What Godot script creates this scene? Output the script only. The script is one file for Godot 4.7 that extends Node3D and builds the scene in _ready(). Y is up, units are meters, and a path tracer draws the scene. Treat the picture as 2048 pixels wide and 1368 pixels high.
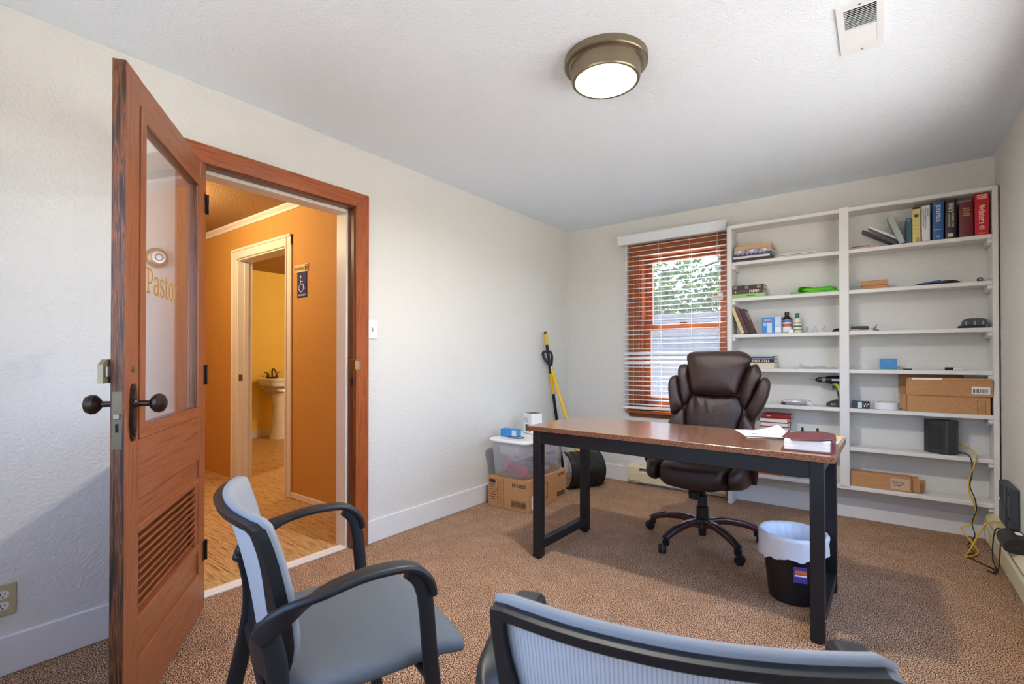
extends Node3D
# A small office seen from beside its rear wall: x runs from the door wall (0) to the heater wall (3.13), z from the window wall (0) to the rear wall (4.85), y up.

const W := 3.13
const L := 4.85
const H := 2.44
var used := {}
var mats := {}
var texs := {}


func _ready() -> void:
	var cam := Camera3D.new()
	cam.name = "camera"
	add_child(cam)
	cam.projection = Camera3D.PROJECTION_FRUSTUM
	cam.near = 0.05
	cam.far = 200.0
	cam.size = 0.05 * 1368.0 / 976.0
	cam.frustum_offset = Vector2(0, 0.05 * 26.7 / 976.0)
	cam.position = Vector3(2.549, 1.148, 4.319)
	cam.rotation_degrees = Vector3(0.43, 37.1, 0)
	cam.current = true
	var lens := CameraAttributesPhysical.new()
	lens.frustum_focal_length = 17.1
	lens.exposure_aperture = 8.0
	lens.frustum_focus_distance = 3.2
	cam.attributes = lens
	var env := Environment.new()
	env.background_mode = Environment.BG_SKY
	var sm := ProceduralSkyMaterial.new()
	sm.sky_top_color = Color(0.61, 0.76, 1.0)
	sm.sky_horizon_color = Color(0.83, 0.91, 1.0)
	sm.ground_bottom_color = Color(0.42, 0.44, 0.40)
	sm.ground_horizon_color = Color(0.70, 0.74, 0.76)
	sm.sky_curve = 0.2
	env.sky = Sky.new()
	env.sky.sky_material = sm
	env.background_energy_multiplier = 6.8
	env.tonemap_mode = Environment.TONE_MAPPER_LINEAR
	env.tonemap_exposure = 1.08
	env.sdfgi_enabled = true
	env.ssao_enabled = true
	env.ssil_enabled = true
	var we := WorldEnvironment.new()
	we.name = "world_environment"
	we.environment = env
	add_child(we)
	var sun := DirectionalLight3D.new()
	sun.name = "sun"
	sun.light_color = Color(1.0, 0.95, 0.86)
	sun.light_energy = 10.5
	sun.light_angular_distance = 0.5
	sun.shadow_enabled = true
	sun.sky_mode = DirectionalLight3D.SKY_MODE_LIGHT_ONLY
	add_child(sun)
	sun.look_at_from_position(Vector3.ZERO, Vector3(0.16, -0.93, 0.33))
	build_shell()
	build_hall()
	build_outside()
	build_door()
	build_window()
	build_shelf()
	build_desk()
	build_office_chair()
	build_guest_chairs()
	build_corner()
	build_bin()
	build_fixtures()
	build_heaters()
	build_shelf_items()
	build_desk_items()
	build_cords()


# ---------------------------------------------------------------- naming and materials
func numbered(n: String) -> String:
	if not used.has(n):
		used[n] = 0
		return n
	used[n] += 1
	return "%s_%03d" % [n, used[n]]


func tag(o: Node, label: String, category: String, group := "") -> void:
	o.set_meta("label", label)
	o.set_meta("category", category)
	if group:
		o.set_meta("group", group)


func thing(called: String, label: String, category: String, at := Vector3.ZERO, turn := 0.0, group := "") -> Node3D:
	var o := Node3D.new()
	o.name = numbered(called)
	add_child(o)
	o.position = at
	o.rotation.y = turn
	tag(o, label, category, group)
	return o


func struct(called: String, label: String, category: String, at := Vector3.ZERO, turn := 0.0) -> Node3D:
	var o := thing(called, label, category, at, turn)
	o.set_meta("kind", "structure")
	return o


func obj(called: String, st: SurfaceTool, m: Material, parent: Node = null) -> MeshInstance3D:
	st.generate_normals()
	var o := MeshInstance3D.new()
	o.name = called if parent else numbered(called)
	o.mesh = st.commit()
	o.material_override = m
	(parent if parent else self).add_child(o, true)
	return o


func sobj(called: String, label: String, category: String, st: SurfaceTool, m: Material) -> MeshInstance3D:
	var o := obj(called, st, m)
	tag(o, label, category)
	o.set_meta("kind", "structure")
	return o


func same(o: MeshInstance3D, parent: Node, at: Vector3, turn := Vector3.ZERO, m: Material = null) -> MeshInstance3D:
	var c := MeshInstance3D.new()
	c.name = String(o.name).rstrip("0123456789")
	c.mesh = o.mesh
	c.material_override = m if m else o.material_override
	parent.add_child(c, true)
	c.position = at
	c.rotation = turn
	return c


func mk(key: String, hex: String, rough := 0.6, metal := 0.0) -> StandardMaterial3D:
	if mats.has(key):
		return mats[key]
	var m := StandardMaterial3D.new()
	m.resource_name = key
	m.albedo_color = Color(hex)
	m.roughness = rough
	m.metallic = metal
	mats[key] = m
	return m


func noise(key: String, freq: float, octaves: int, stops: Array, size := 512, type := FastNoiseLite.TYPE_SIMPLEX_SMOOTH, sd := 1, joined := true) -> NoiseTexture2D:
	if texs.has(key):
		return texs[key]
	var n := FastNoiseLite.new()
	n.noise_type = type
	n.frequency = freq
	n.seed = sd
	n.fractal_type = FastNoiseLite.FRACTAL_FBM if octaves > 1 else FastNoiseLite.FRACTAL_NONE
	n.fractal_octaves = octaves
	var t := NoiseTexture2D.new()
	t.width = size
	t.height = size
	t.seamless = joined
	t.noise = n
	if stops:
		var g := Gradient.new()
		var at := PackedFloat32Array()
		var col := PackedColorArray()
		for s in stops:
			at.append(s[0])
			col.append(Color(s[1]))
		g.offsets = at
		g.colors = col
		t.color_ramp = g
	texs[key] = t
	return t


func grained(key: String, tex: Texture2D, scale: Vector3, rough := 0.5, tint := "ffffff", bump: Texture2D = null, bump_cm := 0.0, world := false) -> StandardMaterial3D:
	if mats.has(key):
		return mats[key]
	var m := mk(key, tint, rough)
	m.albedo_texture = tex
	m.uv1_triplanar = true
	m.uv1_world_triplanar = world
	m.uv1_scale = scale
	m.uv1_triplanar_sharpness = 8.0
	if bump:
		m.heightmap_enabled = true
		m.heightmap_texture = bump
		m.heightmap_scale = bump_cm
	return m


func bumped(key: String, hex: String, rough: float, bump: Texture2D, scale: float, cm: float, world := true) -> StandardMaterial3D:
	if mats.has(key):
		return mats[key]
	var m := mk(key, hex, rough)
	m.uv1_triplanar = true
	m.uv1_world_triplanar = world
	m.uv1_scale = Vector3.ONE * scale
	m.heightmap_enabled = true
	m.heightmap_texture = bump
	m.heightmap_scale = cm
	return m


func glass(key: String, hex: String, alpha: float, rough := 0.03) -> StandardMaterial3D:
	var m := mk(key, hex, rough)
	m.albedo_color.a = alpha
	m.transparency = BaseMaterial3D.TRANSPARENCY_ALPHA
	return m


func plaster(hex: String) -> StandardMaterial3D:
	return bumped("plaster_" + hex, hex, 0.75, noise("plaster_bump", 0.05, 4, [], 512), 2.2, 0.2)


func wood(key: String, along: int, dark: String, mid: String, light: String, rough := 0.38) -> StandardMaterial3D:
	var tex := noise("wood_" + dark + mid + light, 0.02, 5, [[0.0, dark], [0.35, mid], [0.55, light], [0.62, mid], [0.8, light], [1.0, mid]], 512, FastNoiseLite.TYPE_SIMPLEX_SMOOTH, 7)
	var s := Vector3.ONE * 7.0
	s[along] = 0.28
	return grained("%s_%d" % [key, along], tex, s, rough)


func door_wood(along: int) -> StandardMaterial3D:
	return wood("door_wood", along, "74432a", "8e5031", "a2633f")


func trim_wood(along: int) -> StandardMaterial3D:
	return wood("trim_wood", along, "7c3c1a", "964b22", "a95c2e", 0.33)


# ---------------------------------------------------------------- shapes
func S() -> SurfaceTool:
	var st := SurfaceTool.new()
	st.begin(Mesh.PRIMITIVE_TRIANGLES)
	st.set_smooth_group(-1)
	return st


func tri(st: SurfaceTool, a: Vector3, b: Vector3, c: Vector3, out: Vector3) -> void:
	if (c - a).cross(b - a).dot(out) < 0.0:
		var s := b
		b = c
		c = s
	st.add_vertex(a)
	st.add_vertex(b)
	st.add_vertex(c)


func quad(st: SurfaceTool, a: Vector3, b: Vector3, c: Vector3, d: Vector3, out: Vector3) -> void:
	tri(st, a, b, c, out)
	tri(st, a, c, d, out)


func bx(st: SurfaceTool, s: Vector3, at: Vector3, b := 0.003, turn := Basis.IDENTITY) -> void:
	var h := s / 2.0
	b = minf(b, minf(h.x, minf(h.y, h.z)) * 0.9)
	st.set_smooth_group(-1)
	var p := {}
	for sx in [-1, 1]:
		for sy in [-1, 1]:
			for sz in [-1, 1]:
				var g := Vector3(sx, sy, sz)
				for k in 3:
					var v := h - Vector3.ONE * b
					v[k] = h[k]
					p[[sx, sy, sz, k]] = at + turn * (v * g)
	for k in 3:
		var i := (k + 1) % 3
		var j := (k + 2) % 3
		for s0 in [-1, 1]:
			var c := []
			for q in [[-1, -1], [1, -1], [1, 1], [-1, 1]]:
				var g := [0, 0, 0]
				g[k] = s0
				g[i] = q[0]
				g[j] = q[1]
				c.append(p[[g[0], g[1], g[2], k]])
			var out := Vector3.ZERO
			out[k] = s0
			quad(st, c[0], c[1], c[2], c[3], turn * out)
			for s1 in [-1, 1]:
				var g := [0, 0, 0]
				g[k] = s0
				g[i] = s1
				g[j] = -1
				var g2 := g.duplicate()
				g2[j] = 1
				out = Vector3.ZERO
				out[k] = s0
				out[i] = s1
				quad(st, p[[g[0], g[1], g[2], k]], p[[g2[0], g2[1], g2[2], k]], p[[g2[0], g2[1], g2[2], i]], p[[g[0], g[1], g[2], i]], turn * out)
	for sx in [-1, 1]:
		for sy in [-1, 1]:
			for sz in [-1, 1]:
				tri(st, p[[sx, sy, sz, 0]], p[[sx, sy, sz, 1]], p[[sx, sy, sz, 2]], turn * Vector3(sx, sy, sz))


func span(st: SurfaceTool, a: Vector3, b: Vector3, bev := 0.003) -> void:
	bx(st, (b - a).abs(), (a + b) / 2.0, bev)


func box(called: String, a: Vector3, b: Vector3, m: Material, parent: Node = null, bev := 0.003) -> MeshInstance3D:
	var st := S()
	span(st, a, b, bev)
	return obj(called, st, m, parent)


func frames(pts: Array, up := Vector3.ZERO) -> Array:
	var out := []
	var side := Vector3.ZERO
	for i in pts.size():
		var t: Vector3 = (pts[mini(i + 1, pts.size() - 1)] - pts[maxi(i - 1, 0)]).normalized()
		if up != Vector3.ZERO:
			side = t.cross(up).normalized()
		elif i == 0:
			side = t.cross(Vector3.UP if absf(t.y) < 0.9 else Vector3.RIGHT).normalized()
		else:
			side = (side - t * side.dot(t)).normalized()
		out.append([side, side.cross(t).normalized()])
	return out


func sweep(st: SurfaceTool, pts: Array, sec: PackedVector2Array, up := Vector3.ZERO, scales: Array = [], smooth := true) -> void:
	var fr := frames(pts, up)
	var n := sec.size()
	st.set_smooth_group(1 if smooth else -1)
	var rings := []
	for i in pts.size():
		var k: Vector2 = Vector2.ONE
		if scales:
			k = scales[i] if scales[i] is Vector2 else Vector2.ONE * float(scales[i])
		var r := []
		for q in sec:
			r.append(pts[i] + fr[i][0] * q.x * k.x + fr[i][1] * q.y * k.y)
		rings.append(r)
	for i in pts.size() - 1:
		for j in n:
			var a: Vector3 = rings[i][j]
			var b: Vector3 = rings[i][(j + 1) % n]
			var c: Vector3 = rings[i + 1][(j + 1) % n]
			var d: Vector3 = rings[i + 1][j]
			quad(st, a, b, c, d, (a + b + c + d) / 4.0 - (pts[i] + pts[i + 1]) / 2.0)
	st.set_smooth_group(-1)
	for e in [0, pts.size() - 1]:
		var out: Vector3 = (pts[0] - pts[1]) if e == 0 else (pts[-1] - pts[-2])
		for j in range(1, n - 1):
			tri(st, rings[e][0], rings[e][j], rings[e][j + 1], out)


func circle(n: int, rx := 1.0, ry := -1.0) -> PackedVector2Array:
	var p := PackedVector2Array()
	for i in n:
		p.append(Vector2(cos(TAU * i / n) * rx, sin(TAU * i / n) * (ry if ry > 0 else rx)))
	return p


func rrect(w: float, h: float, r: float, seg := 3) -> PackedVector2Array:
	var p := PackedVector2Array()
	for c in [[1, 1, 0.0], [-1, 1, 0.25], [-1, -1, 0.5], [1, -1, 0.75]]:
		for i in seg + 1:
			var a: float = TAU * (c[2] + 0.25 * i / seg)
			p.append(Vector2(c[0] * (w / 2 - r) + cos(a) * r, c[1] * (h / 2 - r) + sin(a) * r))
	return p


func tube(st: SurfaceTool, pts: Array, r: float, n := 8) -> void:
	sweep(st, pts, circle(n, r))


func curve(pts: Array, steps := 5) -> Array:
	var out := []
	for i in pts.size() - 1:
		var a: Vector3 = pts[maxi(i - 1, 0)]
		var b: Vector3 = pts[i]
		var c: Vector3 = pts[i + 1]
		var d: Vector3 = pts[mini(i + 2, pts.size() - 1)]
		for k in steps:
			out.append(b.cubic_interpolate(c, a, d, float(k) / steps))
	out.append(pts[-1])
	return out


func lathe(st: SurfaceTool, prof: Array, n := 24, xf := Transform3D.IDENTITY) -> void:
	for i in prof.size() - 1:
		var a: Vector2 = prof[i]
		var b: Vector2 = prof[i + 1]
		var nn := Vector2(b.y - a.y, a.x - b.x)
		st.set_smooth_group(2 + i)
		for j in n:
			var t0 := TAU * j / n
			var t1 := TAU * (j + 1) / n
			var c := Vector3(cos(t0), 0, sin(t0))
			var d := Vector3(cos(t1), 0, sin(t1))
			var out := xf.basis * ((c + d) / 2.0 * nn.x + Vector3.UP * nn.y)
			var p0 := xf * (c * a.x + Vector3.UP * a.y)
			var p1 := xf * (d * a.x + Vector3.UP * a.y)
			var p2 := xf * (d * b.x + Vector3.UP * b.y)
			var p3 := xf * (c * b.x + Vector3.UP * b.y)
			if b.x > 1e-5:
				tri(st, p0, p2, p3, out)
			if a.x > 1e-5:
				tri(st, p0, p1, p2, out)
	st.set_smooth_group(-1)


func rod(st: SurfaceTool, a: Vector3, b: Vector3, r: float, n := 16, r2 := -1.0) -> void:
	sweep(st, [a, b], circle(n, 1.0), Vector3.ZERO, [r, r2 if r2 > 0 else r])


func prism(st: SurfaceTool, poly: PackedVector2Array, d: float, xf := Transform3D.IDENTITY) -> void:
	st.set_smooth_group(-1)
	var idx := Geometry2D.triangulate_polygon(poly)
	for z in [0.0, d]:
		var out: Vector3 = xf.basis * Vector3(0, 0, (1.0 if z > 0 else -1.0) * signf(d))
		for i in range(0, idx.size(), 3):
			var q := []
			for k in 3:
				var v := poly[idx[i + k]]
				q.append(xf * Vector3(v.x, v.y, z))
			tri(st, q[0], q[1], q[2], out)
	var cw := 1.0 if Geometry2D.is_polygon_clockwise(poly) else -1.0
	for i in poly.size():
		var a := poly[i]
		var b := poly[(i + 1) % poly.size()]
		var e := (b - a).normalized()
		var out := xf.basis * Vector3(-e.y * cw, e.x * cw, 0)
		quad(st, xf * Vector3(a.x, a.y, 0), xf * Vector3(b.x, b.y, 0), xf * Vector3(b.x, b.y, d), xf * Vector3(a.x, a.y, d), out)


func poly(f: Array) -> PackedVector2Array:
	var p := PackedVector2Array()
	for i in range(0, f.size(), 2):
		p.append(Vector2(f[i], f[i + 1]))
	return p


func smoothed(p: PackedVector2Array, times := 2) -> PackedVector2Array:
	for t in times:
		var q := PackedVector2Array()
		for i in p.size():
			var a := p[i]
			var b := p[(i + 1) % p.size()]
			q.append(a.lerp(b, 0.25))
			q.append(a.lerp(b, 0.75))
		p = q
	return p


# A cushion: an outline filled out to the front by tf and to the back by tb; place(x, y, z) bends it into shape.
func puff(st: SurfaceTool, outline: PackedVector2Array, tf: float, tb: float, place: Callable, rings := 7, e := 2.4) -> void:
	var c := Vector2.ZERO
	for q in outline:
		c += q / outline.size()
	st.set_smooth_group(1)
	for side in [1.0, -1.0]:
		var t := tf if side > 0 else -tb
		var last := []
		for k in rings + 1:
			var r := sin(PI / 2 * k / rings)
			var z: float = t * pow(maxf(0.0, 1.0 - pow(r, e)), 1.0 / e)
			var ring := []
			for q in outline:
				var v := c + (q - c) * r
				ring.append(place.call(v.x, v.y, z))
			if k > 0:
				for j in ring.size():
					var j2 := (j + 1) % ring.size()
					var out: Vector3 = place.call(c.x, c.y, side) - place.call(c.x, c.y, 0.0)
					var edge: Vector3 = (ring[j] + ring[j2]) / 2.0 - place.call(c.x, c.y, 0.0)
					out = out.normalized() * 0.6 + edge.normalized() * 0.6 * r
					if k == 1:
						tri(st, last[0], ring[j], ring[j2], out)
					else:
						quad(st, last[j], last[j2], ring[j2], ring[j], out)
			last = ring
	st.set_smooth_group(-1)


func flat(x: float, y: float, z: float) -> Vector3:
	return Vector3(x, y, z)


func lying(x: float, y: float, z: float) -> Vector3:
	return Vector3(x, z, -y)


# A ring between two outlines of as many points, from depth d0 to d1.
func ring(st: SurfaceTool, outer: PackedVector2Array, inner: PackedVector2Array, d0: float, d1: float, place: Callable) -> void:
	var n := outer.size()
	st.set_smooth_group(-1)
	for i in n:
		var j := (i + 1) % n
		var p := []
		for q in [outer[i], outer[j], inner[j], inner[i]]:
			p.append([place.call(q.x, q.y, d0), place.call(q.x, q.y, d1)])
		var out: Vector3 = p[0][1] - p[0][0]
		quad(st, p[0][1], p[1][1], p[2][1], p[3][1], out)
		quad(st, p[0][0], p[1][0], p[2][0], p[3][0], -out)
		var away: Vector3 = p[0][0] - p[3][0]
		quad(st, p[0][0], p[1][0], p[1][1], p[0][1], away)
		quad(st, p[3][0], p[2][0], p[2][1], p[3][1], -away)


# Even points round a closed outline.
func even(p: PackedVector2Array, n: int) -> PackedVector2Array:
	var len := 0.0
	for i in p.size():
		len += p[i].distance_to(p[(i + 1) % p.size()])
	var out := PackedVector2Array()
	var i := 0
	var done := 0.0
	for k in n:
		var want := len * k / n
		while done + p[i].distance_to(p[(i + 1) % p.size()]) < want:
			done += p[i].distance_to(p[(i + 1) % p.size()])
			i += 1
		var seg := p[i].distance_to(p[(i + 1) % p.size()])
		out.append(p[i].lerp(p[(i + 1) % p.size()], (want - done) / maxf(seg, 1e-6)))
	return out


func text(parent: Node, s: String, w: float, h: float, m: Material, at: Vector3, turn := Vector3.ZERO, font := "Droid Sans", bold := false) -> void:
	var f := SystemFont.new()
	f.font_names = PackedStringArray([font])
	f.font_weight = 700 if bold else 400
	var t := TextMesh.new()
	t.font = f
	t.text = s
	t.font_size = 64
	t.pixel_size = 0.001
	t.depth = 0.01
	t.curve_step = 3.0
	var size := t.get_aabb().size
	var o := MeshInstance3D.new()
	o.name = "lettering"
	o.mesh = t
	o.material_override = m
	parent.add_child(o, true)
	o.position = at
	o.basis = Basis.from_euler(turn) * Basis.from_scale(Vector3(w / maxf(size.x, 0.001), h / maxf(size.y, 0.001), 0.08))


# ---------------------------------------------------------------- the room
func wall_paint() -> StandardMaterial3D:
	return plaster("dad7cf")


func white_trim() -> StandardMaterial3D:
	return mk("white_trim", "e2e1de", 0.4)


func carpet() -> StandardMaterial3D:
	var tex := noise("carpet", 0.12, 2, [[0.28, "45240f"], [0.41, "9c6340"], [0.5, "dd9868"], [0.59, "f9c190"], [0.72, "ffe4c4"]], 1024, FastNoiseLite.TYPE_SIMPLEX, 3, false)
	var m := grained("carpet", tex, Vector3.ONE * 1.15, 0.95, "ffffff", noise("carpet_bump", 0.12, 2, [], 1024, FastNoiseLite.TYPE_SIMPLEX, 3, false), 0.9, true)
	m.detail_enabled = true
	m.detail_blend_mode = BaseMaterial3D.BLEND_MODE_MUL
	m.detail_albedo = noise("carpet_patches", 0.012, 3, [[0.0, "eae3de"], [0.5, "f5f1ed"], [1.0, "ffffff"]], 512, FastNoiseLite.TYPE_SIMPLEX, 9)
	m.detail_uv_layer = BaseMaterial3D.DETAIL_UV_2
	m.uv2_triplanar = true
	m.uv2_world_triplanar = true
	m.uv2_scale = Vector3.ONE * 0.7
	return m


func build_shell() -> void:
	var st := S()
	span(st, Vector3(0, -0.05, 0), Vector3(W, 0, L), 0.0005)
	span(st, Vector3(-0.045, -0.05, 2.535), Vector3(0.001, 0, 3.39), 0.0005)
	sobj("floor", "brown flecked carpet covering the office floor", "floor", st, carpet())
	st = S()
	for a in [[-0.147, 2.4425, -0.16, L + 0.16], [2.5425, W + 0.16, -0.16, L + 0.16], [2.4425, 2.5425, -0.16, 1.875], [2.4425, 2.5425, 2.145, L + 0.16]]:
		span(st, Vector3(a[0], H, a[2]), Vector3(a[1], H + 0.12, a[3]), 0.0002)
	sobj("ceiling", "white lightly textured plaster ceiling of the office", "ceiling", st, plaster("e5edf5"))
	st = S()
	for a in [[-0.16, 2.535, 0.0, H], [3.39, L + 0.16, 0.0, H], [2.535, 3.39, 2.085, H]]:
		span(st, Vector3(-0.143, a[2], a[0]), Vector3(0, a[3], a[1]), 0.0005)
	sobj("wall_left", "off-white textured wall holding the office doorway", "wall", st, wall_paint())
	st = S()
	for a in [[-0.147, 0.765, 0.0, H], [1.535, W + 0.16, 0.0, H], [0.765, 1.535, 0.0, 0.66], [0.765, 1.535, 2.12, H]]:
		span(st, Vector3(a[0], a[2], -0.16), Vector3(a[1], a[3], 0), 0.0005)
	sobj("wall_back", "off-white textured wall behind the desk with the blinds", "wall", st, wall_paint())
	st = S()
	for a in [[0.0, 1.12, 0.0, H], [3.42, L, 0.0, H], [1.12, 3.42, 0.0, 0.62], [1.12, 3.42, 2.12, H]]:
		span(st, Vector3(W, a[2], a[0]), Vector3(W + 0.16, a[3], a[1]), 0.0005)
	sobj("wall_right", "off-white wall above the long baseboard heater", "wall", st, wall_paint())
	st = S()
	for a in [[-0.147, 0.4, 0.0, H], [2.7, W + 0.16, 0.0, H], [0.4, 2.7, 0.0, 0.85], [0.4, 2.7, 2.12, H]]:
		span(st, Vector3(a[0], a[2], L), Vector3(a[1], a[3], L + 0.16), 0.0005)
	sobj("wall_rear", "off-white wall behind the two guest chairs", "wall", st, wall_paint())
	# baseboards
	st = S()
	span(st, Vector3(0, 0, 0), Vector3(0.016, 0.143, 2.446), 0.004)
	span(st, Vector3(0, 0, 3.482), Vector3(0.016, 0.143, L), 0.004)
	sobj("baseboard_left", "white flat baseboard along the door wall", "baseboard", st, white_trim())
	st = S()
	span(st, Vector3(0.016, 0, 0), Vector3(W, 0.143, 0.016), 0.004)
	sobj("baseboard_back", "white flat baseboard under the window and the shelves", "baseboard", st, white_trim())
	st = S()
	span(st, Vector3(0, 0, L - 0.016), Vector3(W, 0.143, L), 0.004)
	sobj("baseboard_rear", "white flat baseboard behind the guest chairs", "baseboard", st, white_trim())
	# doorway: casing, jambs, threshold
	var c := struct("trim_1", "reddish brown wooden casing round the office doorway", "door casing")
	st = S()
	prism(st, poly([2.447, 0, 2.537, 0, 2.537, 2.069, 2.447, 2.157]), 0.022, Transform3D(Basis(Vector3(0, 0, 1), Vector3.UP, Vector3(1, 0, 0)), Vector3.ZERO))
	obj("casing_board", st, trim_wood(1), c)
	st = S()
	prism(st, poly([3.39, 0, 3.48, 0, 3.48, 2.157, 3.39, 2.069]), 0.022, Transform3D(Basis(Vector3(0, 0, 1), Vector3.UP, Vector3(1, 0, 0)), Vector3.ZERO))
	obj("casing_board", st, trim_wood(1), c)
	st = S()
	prism(st, poly([2.449, 2.157, 2.5385, 2.0705, 3.3885, 2.0705, 3.478, 2.157]), 0.021, Transform3D(Basis(Vector3(0, 0, 1), Vector3.UP, Vector3(1, 0, 0)), Vector3.ZERO))
	obj("casing_board", st, trim_wood(2), c)
	st = S()
	span(st, Vector3(-0.055, 0, 2.53), Vector3(0.006, 2.09, 2.543), 0.002)
	span(st, Vector3(-0.055, 0, 3.382), Vector3(0.006, 2.09, 3.395), 0.002)
	obj("jamb", st, wood("dark_trim", 1, "3c1d0c", "5e3014", "74411e", 0.3), c)  # wood tone darkened to carry the shade inside the doorway
	st = S()
	span(st, Vector3(-0.055, 2.062, 2.53), Vector3(0.006, 2.09, 3.395), 0.002)
	obj("head_jamb", st, wood("dark_trim", 2, "3c1d0c", "5e3014", "74411e", 0.3), c)  # same darkened tone, with the head's shade in the colour
	var cream := mk("hall_trim", "e4dbd0", 0.4)
	st = S()
	span(st, Vector3(-0.155, 0, 2.525), Vector3(-0.054, 2.055, 2.556), 0.002)
	obj("stop", st, cream, c)
	st = S()
	span(st, Vector3(-0.155, 0, 3.37), Vector3(-0.054, 2.055, 3.4), 0.002)
	obj("stop", st, cream, c)
	st = S()
	span(st, Vector3(-0.155, 2.045, 2.525), Vector3(-0.054, 2.09, 3.4), 0.002)
	obj("stop", st, cream, c)
	var brass := mk("old_brass", "8a7044", 0.35, 0.9)
	var sp := Node3D.new()
	sp.name = "strike_plate"
	c.add_child(sp)
	box("plate", Vector3(-0.03, 1.075, 2.541), Vector3(0.026, 1.145, 2.5455), brass, sp, 0.001)
	box("lip", Vector3(0.022, 1.085, 2.515), Vector3(0.0265, 1.135, 2.545), mk("pale_brass", "c9b489", 0.3, 0.8), sp, 0.001)
	box("keeper_hole", Vector3(-0.02, 0.985, 2.5425), Vector3(0.0, 1.035, 2.5455), mk("recess_shade", "16110d", 0.9), c, 0.001)  # surface patch in near-black, painting the shade of the keeper hole
	var th := struct("trim_2", "ridged cream threshold strip between carpet and vinyl", "threshold")
	for k in 4:
		box("ridge", Vector3(-0.117 + k * 0.019, -0.01, 2.556), Vector3(-0.1 + k * 0.019, 0.008 + 0.003 * (k % 2), 3.37), cream, th, 0.004)


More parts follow.
